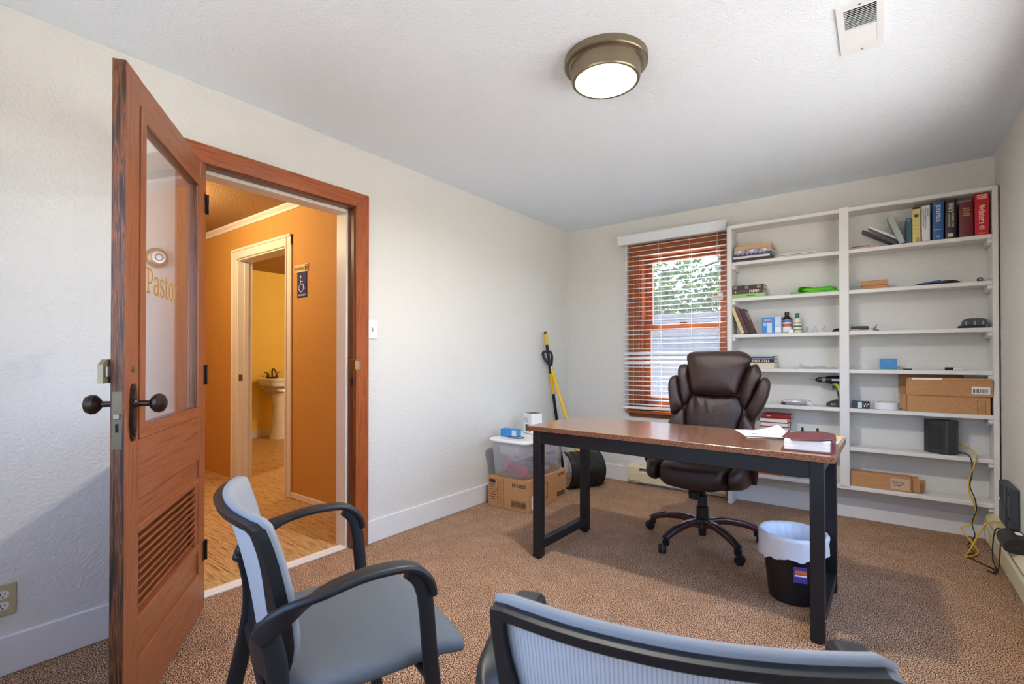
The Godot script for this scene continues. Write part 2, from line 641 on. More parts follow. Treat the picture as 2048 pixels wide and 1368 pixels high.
func build_hall() -> void:
	var ochre := plaster("c48f45")
	var yellow := plaster("edc85f")
	var cream := mk("hall_trim", "e4dbd0", 0.4)
	var grain := noise("vinyl", 0.02, 5, [[0.0, "6b4e30"], [0.35, "a58052"], [0.5, "d6b27e"], [0.65, "b68f60"], [1.0, "efd5a8"]], 512, FastNoiseLite.TYPE_SIMPLEX_SMOOTH, 21)
	var vinyl := grained("vinyl", grain, Vector3(0.32, 0.32, 7.0), 0.42, "ffffff", null, 0.0, true)
	var st := S()
	span(st, Vector3(-4.9, -0.06, -0.5), Vector3(-0.117, 0.0, 4.4), 0.0005)
	sobj("floor_hall", "wood-look vinyl floor of the hall and restroom", "floor", st, vinyl)
	st = S()
	span(st, Vector3(-4.9, H, -0.5), Vector3(-0.147, H + 0.12, 4.4), 0.0005)
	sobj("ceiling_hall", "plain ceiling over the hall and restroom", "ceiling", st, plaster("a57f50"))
	st = S()
	for a in [[-3.7, -2.33, 0.0, H], [-1.43, -0.147, 0.0, H], [-2.33, -1.43, 2.09, H]]:
		span(st, Vector3(a[0], a[2], 2.085), Vector3(a[1], a[3], 2.19), 0.0005)
	sobj("wall_hall", "ochre hall wall with the restroom doorway", "wall", st, ochre)
	st = S()
	for a in [[-3.7, -2.33, 0.0, H], [-1.43, -0.147, 0.0, H], [-2.33, -1.43, 2.09, H]]:
		span(st, Vector3(a[0], a[2], 2.07), Vector3(a[1], a[3], 2.0845), 0.0005)
	span(st, Vector3(-4.9, 0, -0.5), Vector3(-4.72, H, 4.4), 0.0005)
	span(st, Vector3(-4.72, 0, -0.5), Vector3(-0.147, H, -0.35), 0.0005)
	sobj("wall_restroom", "yellow restroom walls behind the pedestal sink", "wall", st, yellow)
	st = S()
	for a in [[2.19, 2.52, 0.0, H], [3.405, 4.3, 0.0, H], [2.52, 3.405, 2.095, H]]:
		span(st, Vector3(-0.15, a[2], a[0]), Vector3(-0.1435, a[3], a[1]), 0.0005)
	span(st, Vector3(-4.72, 0, 4.25), Vector3(-0.147, H, 4.4), 0.0005)
	span(st, Vector3(-3.75, 0, 2.19), Vector3(-3.6, H, 4.25), 0.0005)
	sobj("wall_hall_side", "ochre walls round the rest of the hall", "wall", st, ochre)
	var c := struct("trim_3", "cream painted casing round the restroom doorway", "door casing")
	for a in [[-2.425, 0.0, -2.335, 2.185], [-1.425, 0.0, -1.345, 2.185]]:
		st = S()
		span(st, Vector3(a[0], a[1], 2.19), Vector3(a[2], a[3], 2.207), 0.004)
		span(st, Vector3(a[0], a[1], 2.2), Vector3(a[0] + 0.02, a[3], 2.216), 0.004)
		obj("casing_board", st, cream, c)
	st = S()
	span(st, Vector3(-2.425, 2.095, 2.19), Vector3(-1.345, 2.187, 2.209), 0.004)
	span(st, Vector3(-2.425, 2.165, 2.2), Vector3(-1.345, 2.19, 2.218), 0.004)
	obj("casing_board", st, cream, c)
	st = S()
	span(st, Vector3(-2.345, 0, 2.06), Vector3(-2.325, 2.1, 2.195), 0.002)
	span(st, Vector3(-2.325, 0, 2.1), Vector3(-2.312, 2.1, 2.14), 0.002)
	obj("jamb", st, cream, c)
	st = S()
	span(st, Vector3(-1.435, 0, 2.06), Vector3(-1.415, 2.1, 2.195), 0.002)
	obj("jamb", st, cream, c)
	st = S()
	span(st, Vector3(-2.345, 2.082, 2.06), Vector3(-1.415, 2.1, 2.195), 0.002)
	obj("jamb", st, cream, c)
	box("strike_plate", Vector3(-2.326, 0.94, 2.15), Vector3(-2.3235, 1.0, 2.185), mk("old_brass", "8a7044", 0.35, 0.9), c, 0.0005)
	st = S()
	sweep(st, [Vector3(-3.6, H, 2.19), Vector3(-0.15, H, 2.19)], poly([0.0, 0.0, 0.0, -0.05, 0.012, -0.05, 0.02, -0.03, 0.04, -0.012, 0.045, 0.0]), Vector3.UP, [], false)
	sobj("trim_4", "cream crown moulding along the ochre hall wall", "crown moulding", st, cream)
	st = S()
	span(st, Vector3(-1.345, 0, 2.19), Vector3(-0.15, 0.05, 2.204), 0.005)
	sobj("baseboard_hall", "low cream shoe moulding under the ochre wall", "baseboard", st, cream)
	st = S()
	span(st, Vector3(-4.72, 0, -0.35), Vector3(-4.706, 0.11, 2.07), 0.003)
	sobj("baseboard_restroom", "cream baseboard behind the pedestal sink", "baseboard", st, cream)
	# lamps of the hall and the restroom
	for a in [["hall_lamp", "round glass lamp on the hall ceiling", Vector3(-1.75, 2.3, 3.2), 1.5], ["restroom_lamp", "round glass lamp on the restroom ceiling", Vector3(-2.75, 2.3, 0.2), 1.4]]:
		var t := thing(a[0], a[1], "lamp", a[2])
		st = S()
		lathe(st, [Vector2(0, -0.07), Vector2(0.06, -0.06), Vector2(0.1, -0.02), Vector2(0.11, 0.03), Vector2(0.09, 0.1), Vector2(0, 0.1)], 24)
		var glow := mk("warm_globe", "fff0d8", 0.4)
		glow.emission_enabled = true
		glow.emission = Color(1.0, 0.72, 0.42)
		glow.emission_energy_multiplier = 3.0
		obj("globe_lamp", st, glow, t)
		st = S()
		lathe(st, [Vector2(0, 0.1), Vector2(0.12, 0.1), Vector2(0.12, 0.14), Vector2(0, 0.14)], 24)
		obj("ceiling_plate", st, mk("old_brass", "8a7044", 0.35, 0.9), t)
		var l := OmniLight3D.new()
		l.name = a[0] + "_light"
		l.light_color = Color(1.0, 0.92, 0.74)
		l.light_energy = a[3]
		l.light_size = 0.06
		l.omni_range = 12.0
		l.omni_attenuation = 2.0
		l.shadow_enabled = true
		t.add_child(l)
	# sink
	var por := mk("porcelain", "f0ece4", 0.12)
	var s := thing("pedestal_sink", "white pedestal sink with bronze faucet against yellow wall", "sink", Vector3(-4.44, 0, 0.69))
	st = S()
	var ol := smoothed(poly([-0.27, -0.26, 0.1, -0.26, 0.22, -0.18, 0.25, 0.0, 0.22, 0.18, 0.1, 0.26, -0.27, 0.26]), 2)
	var last := []
	for k in [[0.30, 0.60], [0.62, 0.68], [0.86, 0.76], [0.97, 0.83], [1.0, 0.862], [0.97, 0.87], [0.84, 0.866], [0.74, 0.81], [0.5, 0.75], [0.0, 0.74]]:
		var r := []
		for q in ol:
			r.append(Vector3(-0.05 + (q.x + 0.05) * k[0], k[1], q.y * k[0]))
		st.set_smooth_group(1)
		if last:
			for j in r.size():
				var j2: int = (j + 1) % r.size()
				var mid: Vector3 = (last[j] + r[j]) / 2.0 - Vector3(0, 0.8, 0)
				quad(st, last[j], last[j2], r[j2], r[j], mid if k[1] < 0.869 and k[0] > 0.9 or k[1] < 0.7 else Vector3.UP)
		last = r
	obj("basin", st, por, s)
	st = S()
	lathe(st, [Vector2(0.0, 0.0), Vector2(0.14, 0.0), Vector2(0.135, 0.04), Vector2(0.1, 0.2), Vector2(0.088, 0.45), Vector2(0.1, 0.62), Vector2(0.13, 0.7)], 24)
	obj("pedestal", st, por, s)
	var bronze := mk("bronze", "6b4c2c", 0.3, 0.9)
	var fa := Node3D.new()
	fa.name = "faucet"
	s.add_child(fa)
	box("faucet_base", Vector3(-0.24, 0.868, -0.085), Vector3(-0.19, 0.885, 0.085), bronze, fa, 0.005)
	st = S()
	tube(st, curve([Vector3(-0.215, 0.88, 0), Vector3(-0.215, 0.97, 0), Vector3(-0.18, 1.0, 0), Vector3(-0.12, 0.97, 0), Vector3(-0.105, 0.94, 0)]), 0.012)
	obj("spout", st, bronze, fa)
	for z in [-0.065, 0.065]:
		st = S()
		rod(st, Vector3(-0.215, 0.88, z), Vector3(-0.215, 0.92, z), 0.018, 12, 0.012)
		tube(st, curve([Vector3(-0.215, 0.92, z), Vector3(-0.21, 0.945, z * 1.3), Vector3(-0.205, 0.95, z * 1.9)]), 0.007)
		obj("tap_handle", st, bronze, fa)
	# signs
	var sg := thing("restroom_sign", "small sign reading Restrooms with two black figures", "sign", Vector3(-1.205, 1.885, 2.191))
	box("plate", Vector3(-0.105, -0.032, 0), Vector3(0.105, 0.032, 0.004), mk("sign_cream", "d8b98c", 0.5), sg, 0.001)
	var ink := mk("sign_ink", "1c1712", 0.6)
	text(sg, "Restrooms", 0.135, 0.03, ink, Vector3(-0.03, 0, 0.0042), Vector3.ZERO, "Droid Sans", true)
	for x in [0.062, 0.087]:
		st = S()
		lathe(st, [Vector2(0, -0.0006), Vector2(0.005, -0.0006), Vector2(0.005, 0.0006), Vector2(0, 0.0006)], 12, Transform3D(Basis(Vector3.RIGHT, PI / 2), Vector3(x, 0.021, 0.0045)))
		prism(st, poly([-0.008, 0.013, 0.008, 0.013, 0.006, -0.004, 0.005, -0.025, -0.005, -0.025, -0.006, -0.004] if x < 0.08 else [-0.005, 0.013, 0.005, 0.013, 0.009, -0.009, 0.004, -0.009, 0.004, -0.025, -0.004, -0.025, -0.004, -0.009, -0.009, -0.009]), 0.001, Transform3D(Basis.IDENTITY, Vector3(x, 0, 0.004)))
		obj("figure", st, ink, sg)
	var bl := thing("accessible_sign", "dark blue sign with a white wheelchair symbol", "sign", Vector3(-1.193, 1.752, 2.191))
	box("plate", Vector3(-0.072, -0.105, 0), Vector3(0.072, 0.105, 0.004), mk("sign_blue", "1d2a66", 0.4), bl, 0.002)
	var pale := mk("sign_white", "d8d6e2", 0.5)
	st = S()
	tube(st, [Vector3(-0.02, 0.048, 0.004), Vector3(-0.016, 0.005, 0.004), Vector3(0.02, 0.002, 0.004), Vector3(0.035, -0.036, 0.004), Vector3(0.046, -0.034, 0.004)], 0.0045, 6)
	tube(st, [Vector3(-0.018, 0.026, 0.004), Vector3(0.014, 0.024, 0.004)], 0.004, 6)
	var arc := []
	for k in 15:
		var a := deg_to_rad(130.0 + 250.0 * k / 14)
		arc.append(Vector3(-0.008 + cos(a) * 0.034, -0.025 + sin(a) * 0.034, 0.004))
	tube(st, arc, 0.0045, 6)
	lathe(st, [Vector2(0, -0.001), Vector2(0.01, -0.001), Vector2(0.01, 0.001), Vector2(0, 0.001)], 16, Transform3D(Basis(Vector3.RIGHT, PI / 2), Vector3(-0.02, 0.066, 0.004)))
	obj("wheelchair_symbol", st, pale, bl)
	text(bl, "ACCESSIBLE", 0.11, 0.014, pale, Vector3(0, -0.085, 0.0042), Vector3.ZERO, "Droid Sans", true)


func build_outside() -> void:
	var pale_ground := grained("pale_ground", noise("pale_ground", 0.05, 4, [[0.0, "a29d92"], [0.5, "b9b5aa"], [1.0, "cfcbc2"]], 512), Vector3.ONE * 0.8, 0.95, "ffffff", null, 0.0, true)  # unseen ground toned pale so sunlight bounces up to the ceiling
	var st := S()
	span(st, Vector3(-30, -0.5, -40), Vector3(30, -0.35, -0.17), 0.001)
	span(st, Vector3(W + 0.17, -0.5, -0.16), Vector3(30, -0.35, 30), 0.001)
	span(st, Vector3(-30, -0.5, L + 0.17), Vector3(W + 0.16, -0.35, 30), 0.001)
	sobj("ground", "unseen pale ground outside, lightened to bounce sun indoors", "ground", st, pale_ground)
	var shed := thing("garden_shed", "grey sided shed with a shingle roof outside the window", "shed", Vector3(-0.6, -0.35, -5.2))
	var siding := mk("siding", "63676e", 0.8)
	for k in 13:
		st = S()
		bx(st, Vector3(5.2, 0.125, 0.03), Vector3(0, 0.07 + k * 0.12, 0.0), 0.004, Basis(Vector3.RIGHT, -0.08))
		obj("siding_board", st, siding, shed)
	box("core", Vector3(-2.58, 0, -2.4), Vector3(2.58, 1.6, -0.03), siding, shed)
	var roof := grained("pale_shingle", noise("pale_shingle", 0.06, 3, [[0.0, "2a2d32"], [0.5, "36393f"], [1.0, "4a4e55"]], 256), Vector3.ONE * 3.0, 0.8)
	roof.metallic_specular = 0.1
	siding.metallic_specular = 0.1
	for k in 12:
		st = S()
		bx(st, Vector3(5.5, 0.02, 0.17), Vector3(0, 1.6 + k * 0.078, 0.14 - k * 0.13), 0.003, Basis(Vector3.RIGHT, 0.5))
		obj("shingle_course", st, roof, shed)
	box("gable_core", Vector3(-2.5, 1.55, -2.3), Vector3(2.5, 2.4, -1.45), siding, shed)
	var bark := mk("bark", "54473a", 0.9)
	var leafm := mk("leaf", "52663b", 0.8)
	leafm.backlight_enabled = true
	leafm.backlight = Color(0.35, 0.45, 0.25)
	leafm.metallic_specular = 0.2
	var rng := RandomNumberGenerator.new()
	rng.seed = 5
	var n := 0
	for a in [[Vector3(-2.4, -0.35, -9.6), 4.5], [Vector3(0.2, -0.35, -10.4), 4.8], [Vector3(-4.8, -0.35, -11.2), 4.9], [Vector3(2.8, -0.35, -11.8), 5.0]]:
		var t := thing("leafy_tree", ["tall leafy tree beyond the shed roof", "broad leafy tree rising behind the shed", "leafy tree farther along behind the shed", "leafy tree past the end of the shed"][n], "tree", a[0])
		n += 1
		st = S()
		tube(st, curve([Vector3.ZERO, Vector3(0.1, a[1] * 0.3, 0), Vector3(-0.05, a[1] * 0.6, 0.1), Vector3(0, a[1] * 0.9, 0)]), 0.14)
		for k in 8:
			var g := TAU * k / 8.0 + rng.randf()
			var y: float = a[1] * (0.3 + 0.07 * k)
			tube(st, curve([Vector3(0, y, 0), Vector3(cos(g) * 0.8, y + 0.5, sin(g) * 0.8), Vector3(cos(g) * 1.6, y + 0.8, sin(g) * 1.6)], 3), 0.04, 6)
		obj("trunk", st, bark, t)
		var lf := S()
		prism(lf, poly([0, -0.07, 0.035, -0.01, 0.02, 0.05, 0, 0.08, -0.02, 0.05, -0.035, -0.01]), 0.002)
		lf.generate_normals()
		var mm := MultiMesh.new()
		mm.transform_format = MultiMesh.TRANSFORM_3D
		mm.mesh = lf.commit()
		mm.instance_count = 5200
		for k in mm.instance_count:
			var d := Vector3(rng.randfn(), rng.randfn() * 0.8, rng.randfn()).normalized() * pow(rng.randf(), 0.45)
			var p := Vector3(d.x * 2.0, a[1] * 0.58 + d.y * a[1] * 0.44, d.z * 2.0)
			mm.set_instance_transform(k, Transform3D(Basis.from_euler(Vector3(rng.randf() * TAU, rng.randf() * TAU, rng.randf() * TAU)).scaled(Vector3.ONE * rng.randf_range(0.8, 1.6)), p))
		var mi := MultiMeshInstance3D.new()
		mi.name = "crown"
		mi.multimesh = mm
		mi.material_override = leafm
		mi.set_meta("kind", "stuff")
		t.add_child(mi)


# ---------------------------------------------------------------- the office door
func build_door() -> void:
	var d := struct("door_1", "reddish brown wooden office door with glass pane and louvers, standing open", "door", Vector3(0.075, 0.012, 3.381), deg_to_rad(145.46))
	var v := door_wood(1)
	var hz := door_wood(0)
	box("stile", Vector3(-0.845, 0, -0.035), Vector3(-0.745, 2.023, 0), v, d)
	box("stile", Vector3(-0.085, 0, -0.035), Vector3(0, 2.023, 0), v, d)
	for a in [[1.935, 2.022], [0.692, 0.885], [0.586, 0.612], [0.288, 0.322], [0.0, 0.19]]:
		box("rail", Vector3(-0.746, a[0], -0.034), Vector3(-0.084, a[1], -0.001), hz, d)
	for a in [[0.612, 0.692], [0.19, 0.288]]:
		box("panel", Vector3(-0.75, a[0] - 0.004, -0.026), Vector3(-0.08, a[1] + 0.004, -0.011), hz, d)
	var st := S()
	for s in [0, 1]:
		span(st, Vector3(-0.76 + s * 0.64, 0.322, -0.03), Vector3(-0.72 + s * 0.64, 0.586, -0.006))
	obj("louver_frame", st, v, d)
	st = S()
	bx(st, Vector3(0.62, 0.042, 0.007), Vector3.ZERO, 0.002, Basis(Vector3.RIGHT, 0.62))
	var slat := obj("slat", st, hz, d)
	slat.position = Vector3(-0.41, 0.336, -0.018)
	for k in range(1, 10):
		same(slat, d, Vector3(-0.41, 0.336 + k * 0.0265, -0.018))
	box("louver_backing", Vector3(-0.735, 0.325, -0.0345), Vector3(-0.095, 0.584, -0.0325), hz, d, 0.0005)
	st = S()
	span(st, Vector3(-0.8462, 0.002, -0.0345), Vector3(-0.8448, 2.021, -0.0005), 0.0004)
	obj("worn_edge", st, wood("worn_edge", 1, "20130d", "3b2418", "8a5028", 0.5), d)
	# glazing beads
	var beads := Node3D.new()
	beads.name = "glazing_bead"
	d.add_child(beads)
	for z in [0.0, -0.035]:
		var o := 0.006 if z == 0.0 else -0.006
		st = S()
		prism(st, poly([-0.745, 0.885, -0.70, 0.925, -0.70, 1.898, -0.745, 1.935]), o, Transform3D(Basis.IDENTITY, Vector3(0, 0, z - o * 0.5)))
		prism(st, poly([-0.085, 0.885, -0.12, 0.925, -0.12, 1.898, -0.085, 1.935]), o, Transform3D(Basis.IDENTITY, Vector3(0, 0, z - o * 0.5)))
		obj("bead_side", st, v, beads)
		st = S()
		prism(st, poly([-0.745, 0.885, -0.70, 0.925, -0.12, 0.925, -0.085, 0.885]), o, Transform3D(Basis.IDENTITY, Vector3(0, 0, z - o * 0.5)))
		prism(st, poly([-0.745, 1.935, -0.70, 1.898, -0.12, 1.898, -0.085, 1.935]), o, Transform3D(Basis.IDENTITY, Vector3(0, 0, z - o * 0.5)))
		obj("bead_rail", st, hz, beads)
	st = S()
	span(st, Vector3(-0.705, 0.92, -0.033), Vector3(-0.699, 1.9, -0.003))
	span(st, Vector3(-0.121, 0.92, -0.033), Vector3(-0.115, 1.9, -0.003))
	span(st, Vector3(-0.703, 0.92, -0.033), Vector3(-0.117, 0.926, -0.003))
	span(st, Vector3(-0.703, 1.897, -0.033), Vector3(-0.117, 1.903, -0.003))
	obj("rebate", st, wood("dark_trim", 1, "3c1d0c", "5e3014", "74411e", 0.3), d)
	box("glass_pane", Vector3(-0.703, 0.922, -0.021), Vector3(-0.117, 1.901, -0.018), glass("door_glass", "f4f7f5", 0.04), d, 0.0005)
	text(d, "Pastor", 0.316, 0.088, mk("gold_leaf", "c9963c", 0.35, 0.35), Vector3(-0.479, 1.4, -0.0176), Vector3.ZERO, "Droid Serif")
	# hardware
	var iron := mk("dark_bronze", "42342c", 0.35, 0.75)
	var plate := Node3D.new()
	plate.name = "escutcheon"
	d.add_child(plate)
	st = S()
	prism(st, smoothed(poly([-0.022, -0.07, 0, -0.095, 0.022, -0.07, 0.022, 0.07, 0, 0.09, -0.022, 0.07]), 1), 0.005, Transform3D(Basis.IDENTITY, Vector3(-0.79, 0.975, 0)))
	prism(st, smoothed(poly([-0.014, -0.06, 0, -0.08, 0.014, -0.06, 0.014, 0.06, 0, 0.076, -0.014, 0.06]), 1), 0.008, Transform3D(Basis.IDENTITY, Vector3(-0.79, 0.975, 0)))
	obj("plate", st, iron, plate)
	box("keyhole", Vector3(-0.793, 0.91, 0.0075), Vector3(-0.787, 0.928, 0.0085), mk("recess_shade", "16110d", 0.9), plate, 0.001)  # solid block, its dark colour stands for the unlit keyhole
	for s in [1.0, -1.0]:
		st = S()
		lathe(st, [Vector2(0.0, 0.0), Vector2(0.016, 0.0), Vector2(0.016, 0.006), Vector2(0.009, 0.012), Vector2(0.009, 0.04), Vector2(0.018, 0.046), Vector2(0.028, 0.056), Vector2(0.03, 0.066), Vector2(0.025, 0.078), Vector2(0.012, 0.085), Vector2(0, 0.086)], 24, Transform3D(Basis(Vector3.RIGHT, PI / 2 * s), Vector3(-0.79, 1.0, 0.004 if s > 0 else -0.036)))
		obj("knob", st, iron, d)
	var lock := Node3D.new()
	lock.name = "lock_edge"
	d.add_child(lock)
	box("face_plate", Vector3(-0.8465, 0.87, -0.03), Vector3(-0.844, 1.04, -0.006), mk("tarnish", "6d6350", 0.45, 0.7), lock, 0.0005)
	box("latch_bolt", Vector3(-0.854, 0.96, -0.025), Vector3(-0.845, 0.975, -0.011), mk("worn_steel", "8d8a84", 0.35, 0.8), lock, 0.001)
	box("bolt_slot", Vector3(-0.8472, 0.92, -0.022), Vector3(-0.846, 0.945, -0.014), mk("recess_shade", "16110d", 0.9), lock, 0.0002)  # no real recess, the slot's shade is in the colour
	var rim := Node3D.new()
	rim.name = "rim_latch"
	d.add_child(rim)
	st = S()
	prism(st, poly([-0.035, -0.035, 0.03, -0.035, 0.03, 0.035, -0.01, 0.035, -0.035, 0.02]), 0.012, Transform3D(Basis.IDENTITY, Vector3(-0.845, 1.1, -0.052)))
	obj("case", st, mk("khaki_metal", "8f846a", 0.45, 0.5), rim)
	box("bolt", Vector3(-0.868, 1.083, -0.041), Vector3(-0.84, 1.115, -0.034), mk("worn_steel", "8d8a84", 0.35, 0.8), rim, 0.002)
	st = S()
	lathe(st, [Vector2(0, -0.002), Vector2(0.011, -0.001), Vector2(0.009, 0.002), Vector2(0.004, 0.0015), Vector2(0, -0.001)], 14, Transform3D(Basis(Vector3.RIGHT, PI / 2), Vector3(-0.79, 1.105, 0.001)))
	obj("cylinder_hole", st, mk("bore", "6a4a30", 0.7), d)
	for y in [0.22, 1.02, 1.8]:
		st = S()
		rod(st, Vector3(-0.002, y, 0.006), Vector3(-0.002, y + 0.09, 0.006), 0.006, 10)
		span(st, Vector3(-0.03, y, -0.001), Vector3(0.0, y + 0.09, 0.002), 0.0005)
		obj("hinge", st, iron, d)


# ---------------------------------------------------------------- windows
func build_window() -> void:
	var w := struct("window_1", "wood framed double-hung window behind white blinds", "window")
	var tv := trim_wood(1)
	var th := trim_wood(0)
	box("casing_board", Vector3(0.664, 0.66, 0), Vector3(0.772, 2.205, 0.02), tv, w)
	box("casing_board", Vector3(1.525, 0.66, 0), Vector3(1.564, 2.205, 0.02), tv, w)
	box("casing_board", Vector3(0.664, 2.105, 0), Vector3(1.564, 2.206, 0.021), th, w)
	box("window_sill", Vector3(0.645, 0.648, -0.16), Vector3(1.566, 0.672, 0.035), th, w)
	box("apron", Vector3(0.664, 0.615, 0), Vector3(1.564, 0.648, 0.016), wood("dark_trim", 0, "3c1d0c", "5e3014", "74411e", 0.3), w)
	var st := S()
	span(st, Vector3(0.764, 0.672, -0.16), Vector3(0.79, 2.12, 0.004))
	span(st, Vector3(1.512, 0.672, -0.16), Vector3(1.536, 2.12, 0.004))
	span(st, Vector3(0.764, 2.095, -0.16), Vector3(1.536, 2.12, 0.004))
	obj("window_frame", st, tv, w)
	for a in [["upper_sash", -0.115, 1.43, 2.096, 1.46, 2.05], ["lower_sash", -0.07, 0.672, 1.46, 0.797, 1.413]]:
		var s := Node3D.new()
		s.name = a[0]
		w.add_child(s)
		var z: float = a[1]
		for x in [[0.79, 0.852], [1.452, 1.512]]:
			box("stile", Vector3(x[0], a[2], z - 0.02), Vector3(x[1], a[3], z + 0.02), tv, s)
		box("rail", Vector3(0.85, a[2], z - 0.019), Vector3(1.454, a[4], z + 0.019), th, s)
		box("rail", Vector3(0.85, a[5], z - 0.019), Vector3(1.454, a[3], z + 0.019), th, s)
		box("pane", Vector3(0.845, a[4] - 0.005, z - 0.002), Vector3(1.459, a[5] + 0.005, z + 0.002), glass("window_glass", "f2f6f8", 0.05), s, 0.0005)
	st = S()
	lathe(st, [Vector2(0, 0), Vector2(0.022, 0), Vector2(0.018, 0.012), Vector2(0, 0.014)], 14, Transform3D(Basis.IDENTITY, Vector3(1.14, 1.46, -0.06)))
	bx(st, Vector3(0.06, 0.01, 0.016), Vector3(1.15, 1.475, -0.06))
	obj("sash_lock", st, mk("dark_bronze", "42342c", 0.35, 0.75), w)
	# the blinds
	var white := mk("blind_white", "e6e8e8", 0.35)
	white.backlight_enabled = true
	white.backlight = Color(0.18, 0.18, 0.17)
	var b := thing("window_blind", "white horizontal slat blind lowered over the window", "blind", Vector3(1.09, 0.69, 0.056))
	st = S()
	span(st, Vector3(-0.505, 1.515, -0.01), Vector3(0.452, 1.6, 0.034), 0.006)
	span(st, Vector3(-0.512, 1.59, -0.03), Vector3(0.456, 1.602, 0.04), 0.004)
	span(st, Vector3(-0.508, 1.52, -0.05), Vector3(-0.496, 1.598, 0.03), 0.002)
	obj("valance", st, white, b)
	box("head_rail", Vector3(-0.48, 1.53, -0.05), Vector3(0.44, 1.585, -0.012), white, b)
	st = S()
	var top := []
	var bot := []
	for k in 5:
		var z := -0.025 + 0.0125 * k
		var y := 0.003 * (1.0 - pow(z / 0.025, 2.0))
		top.append(Vector2(z, y + 0.0014))
		bot.append(Vector2(z, y - 0.0014))
	bot.reverse()
	var sec := PackedVector2Array(top + bot)
	prism(st, sec, 0.9, Transform3D(Basis(Vector3(0, 0, 1), Vector3.UP, Vector3(1, 0, 0)), Vector3(-0.45, 0, 0)))
	var slat := obj("slat", st, white, b)
	slat.position = Vector3(-0.008, 1.49, -0.022)
	slat.rotation.x = 0.06
	var rng := RandomNumberGenerator.new()
	rng.seed = 2
	for k in range(1, 35):
		var tilt := 0.06 + rng.randf_range(-0.03, 0.03)
		if k in [23, 24, 25]:
			tilt = 0.55
		same(slat, b, Vector3(-0.008 + rng.randf_range(-0.002, 0.002), 1.49 - k * 0.0426, -0.022), Vector3(tilt, 0, 0))
	box("bottom_rail", Vector3(-0.462, 0.0, -0.048), Vector3(0.445, 0.022, 0.004), white, b, 0.004)
	for x in [-0.36, -0.12, 0.15, 0.38]:
		st = S()
		for z in [-0.048, 0.004]:
			rod(st, Vector3(x, 0.01, z), Vector3(x, 1.53, z), 0.0012, 5)
		obj("ladder_cord", st, white, b)
	st = S()
	rod(st, Vector3(-0.425, 1.52, 0.012), Vector3(-0.43, 0.9, 0.014), 0.004, 6)
	obj("tilt_wand", st, white, b)
	st = S()
	tube(st, curve([Vector3(0.37, 1.52, 0.012), Vector3(0.385, 1.1, 0.014), Vector3(0.375, 0.99, 0.016)]), 0.0012, 5)
	tube(st, curve([Vector3(0.38, 1.52, 0.012), Vector3(0.395, 1.1, 0.014), Vector3(0.4, 0.98, 0.016)]), 0.0012, 5)
	obj("pull_cord", st, white, b)
	var tg := thing("warning_tag", "small white paper tag hung on the blind cord", "tag", Vector3(1.475, 1.665, 0.078), -0.2)
	box("card", Vector3(-0.042, -0.03, 0), Vector3(0.042, 0.03, 0.001), mk("paper_white", "e9e6e0", 0.7), tg, 0.0003)
	box("red_print", Vector3(-0.036, 0.01, 0.001), Vector3(-0.002, 0.024, 0.0015), mk("print_red", "b8543c", 0.7), tg, 0.0002)
	for k in 3:
		box("print_line", Vector3(-0.034, -0.004 - k * 0.008, 0.001), Vector3(0.03, -0.001 - k * 0.008, 0.0014), mk("print_grey", "8b8a88", 0.7), tg, 0.0001)
	# unseen wide windows behind and beside the camera, inferred and sized for daylight
	var w3 := struct("window_3", "unseen wide wood framed window in the rear wall", "window")
	for a in [[0.3, 0.4], [2.7, 2.8]]:
		box("casing_board", Vector3(a[0], 0.76, L - 0.02), Vector3(a[1], 2.22, L), tv, w3)
	box("casing_board", Vector3(0.3, 2.12, L - 0.021), Vector3(2.8, 2.22, L), th, w3)
	box("window_sill", Vector3(0.28, 0.82, L - 0.04), Vector3(2.82, 0.85, L + 0.16), th, w3)
	for x in [0.4, 1.52, 2.64]:
		box("stile", Vector3(x, 0.85, L + 0.07), Vector3(x + 0.06, 2.12, L + 0.11), tv, w3)
	for y in [0.85, 1.45, 2.07]:
		box("rail", Vector3(0.4, y, L + 0.071), Vector3(2.7, y + 0.05, L + 0.109), th, w3)
	for a in [[0.9, 1.45], [1.5, 2.07]]:
		for b2 in [[0.46, 1.52], [1.58, 2.64]]:
			box("pane", Vector3(b2[0], a[0], L + 0.088), Vector3(b2[1], a[1], L + 0.092), glass("window_glass", "f2f6f8", 0.05), w3, 0.0005)
	var w2 := struct("window_2", "unseen wide wood framed window over the long baseboard heater", "window")
	st = S()
	for a in [[1.03, 1.12, 0.55, 2.22], [3.42, 3.51, 0.55, 2.22]]:
		span(st, Vector3(W - 0.02, a[2], a[0]), Vector3(W, a[3], a[1]))
	obj("casing_side", st, tv, w2)
	st = S()
	span(st, Vector3(W - 0.02, 2.12, 1.03), Vector3(W, 2.22, 3.51))
	span(st, Vector3(W - 0.03, 0.59, 1.02), Vector3(W + 0.16, 0.62, 3.52))
	obj("casing_head_and_sill", st, trim_wood(2), w2)
	st = S()
	for z in [1.12, 2.24, 3.36]:
		span(st, Vector3(W + 0.07, 0.62, z), Vector3(W + 0.11, 2.12, z + 0.06))
	for y in [0.62, 1.34, 2.07]:
		span(st, Vector3(W + 0.07, y, 1.12), Vector3(W + 0.11, y + 0.05, 3.42))
	obj("sash_frame", st, tv, w2)
	for a in [[0.67, 1.34], [1.39, 2.07]]:
		for b2 in [[1.18, 2.24], [2.3, 3.36]]:
			box("pane", Vector3(W + 0.088, a[0], b2[0]), Vector3(W + 0.092, a[1], b2[1]), glass("window_glass", "f2f6f8", 0.05), w2, 0.0005)


# ---------------------------------------------------------------- furniture
func shelf_paint() -> StandardMaterial3D:
	return mk("shelf_paint", "dedad3", 0.45)


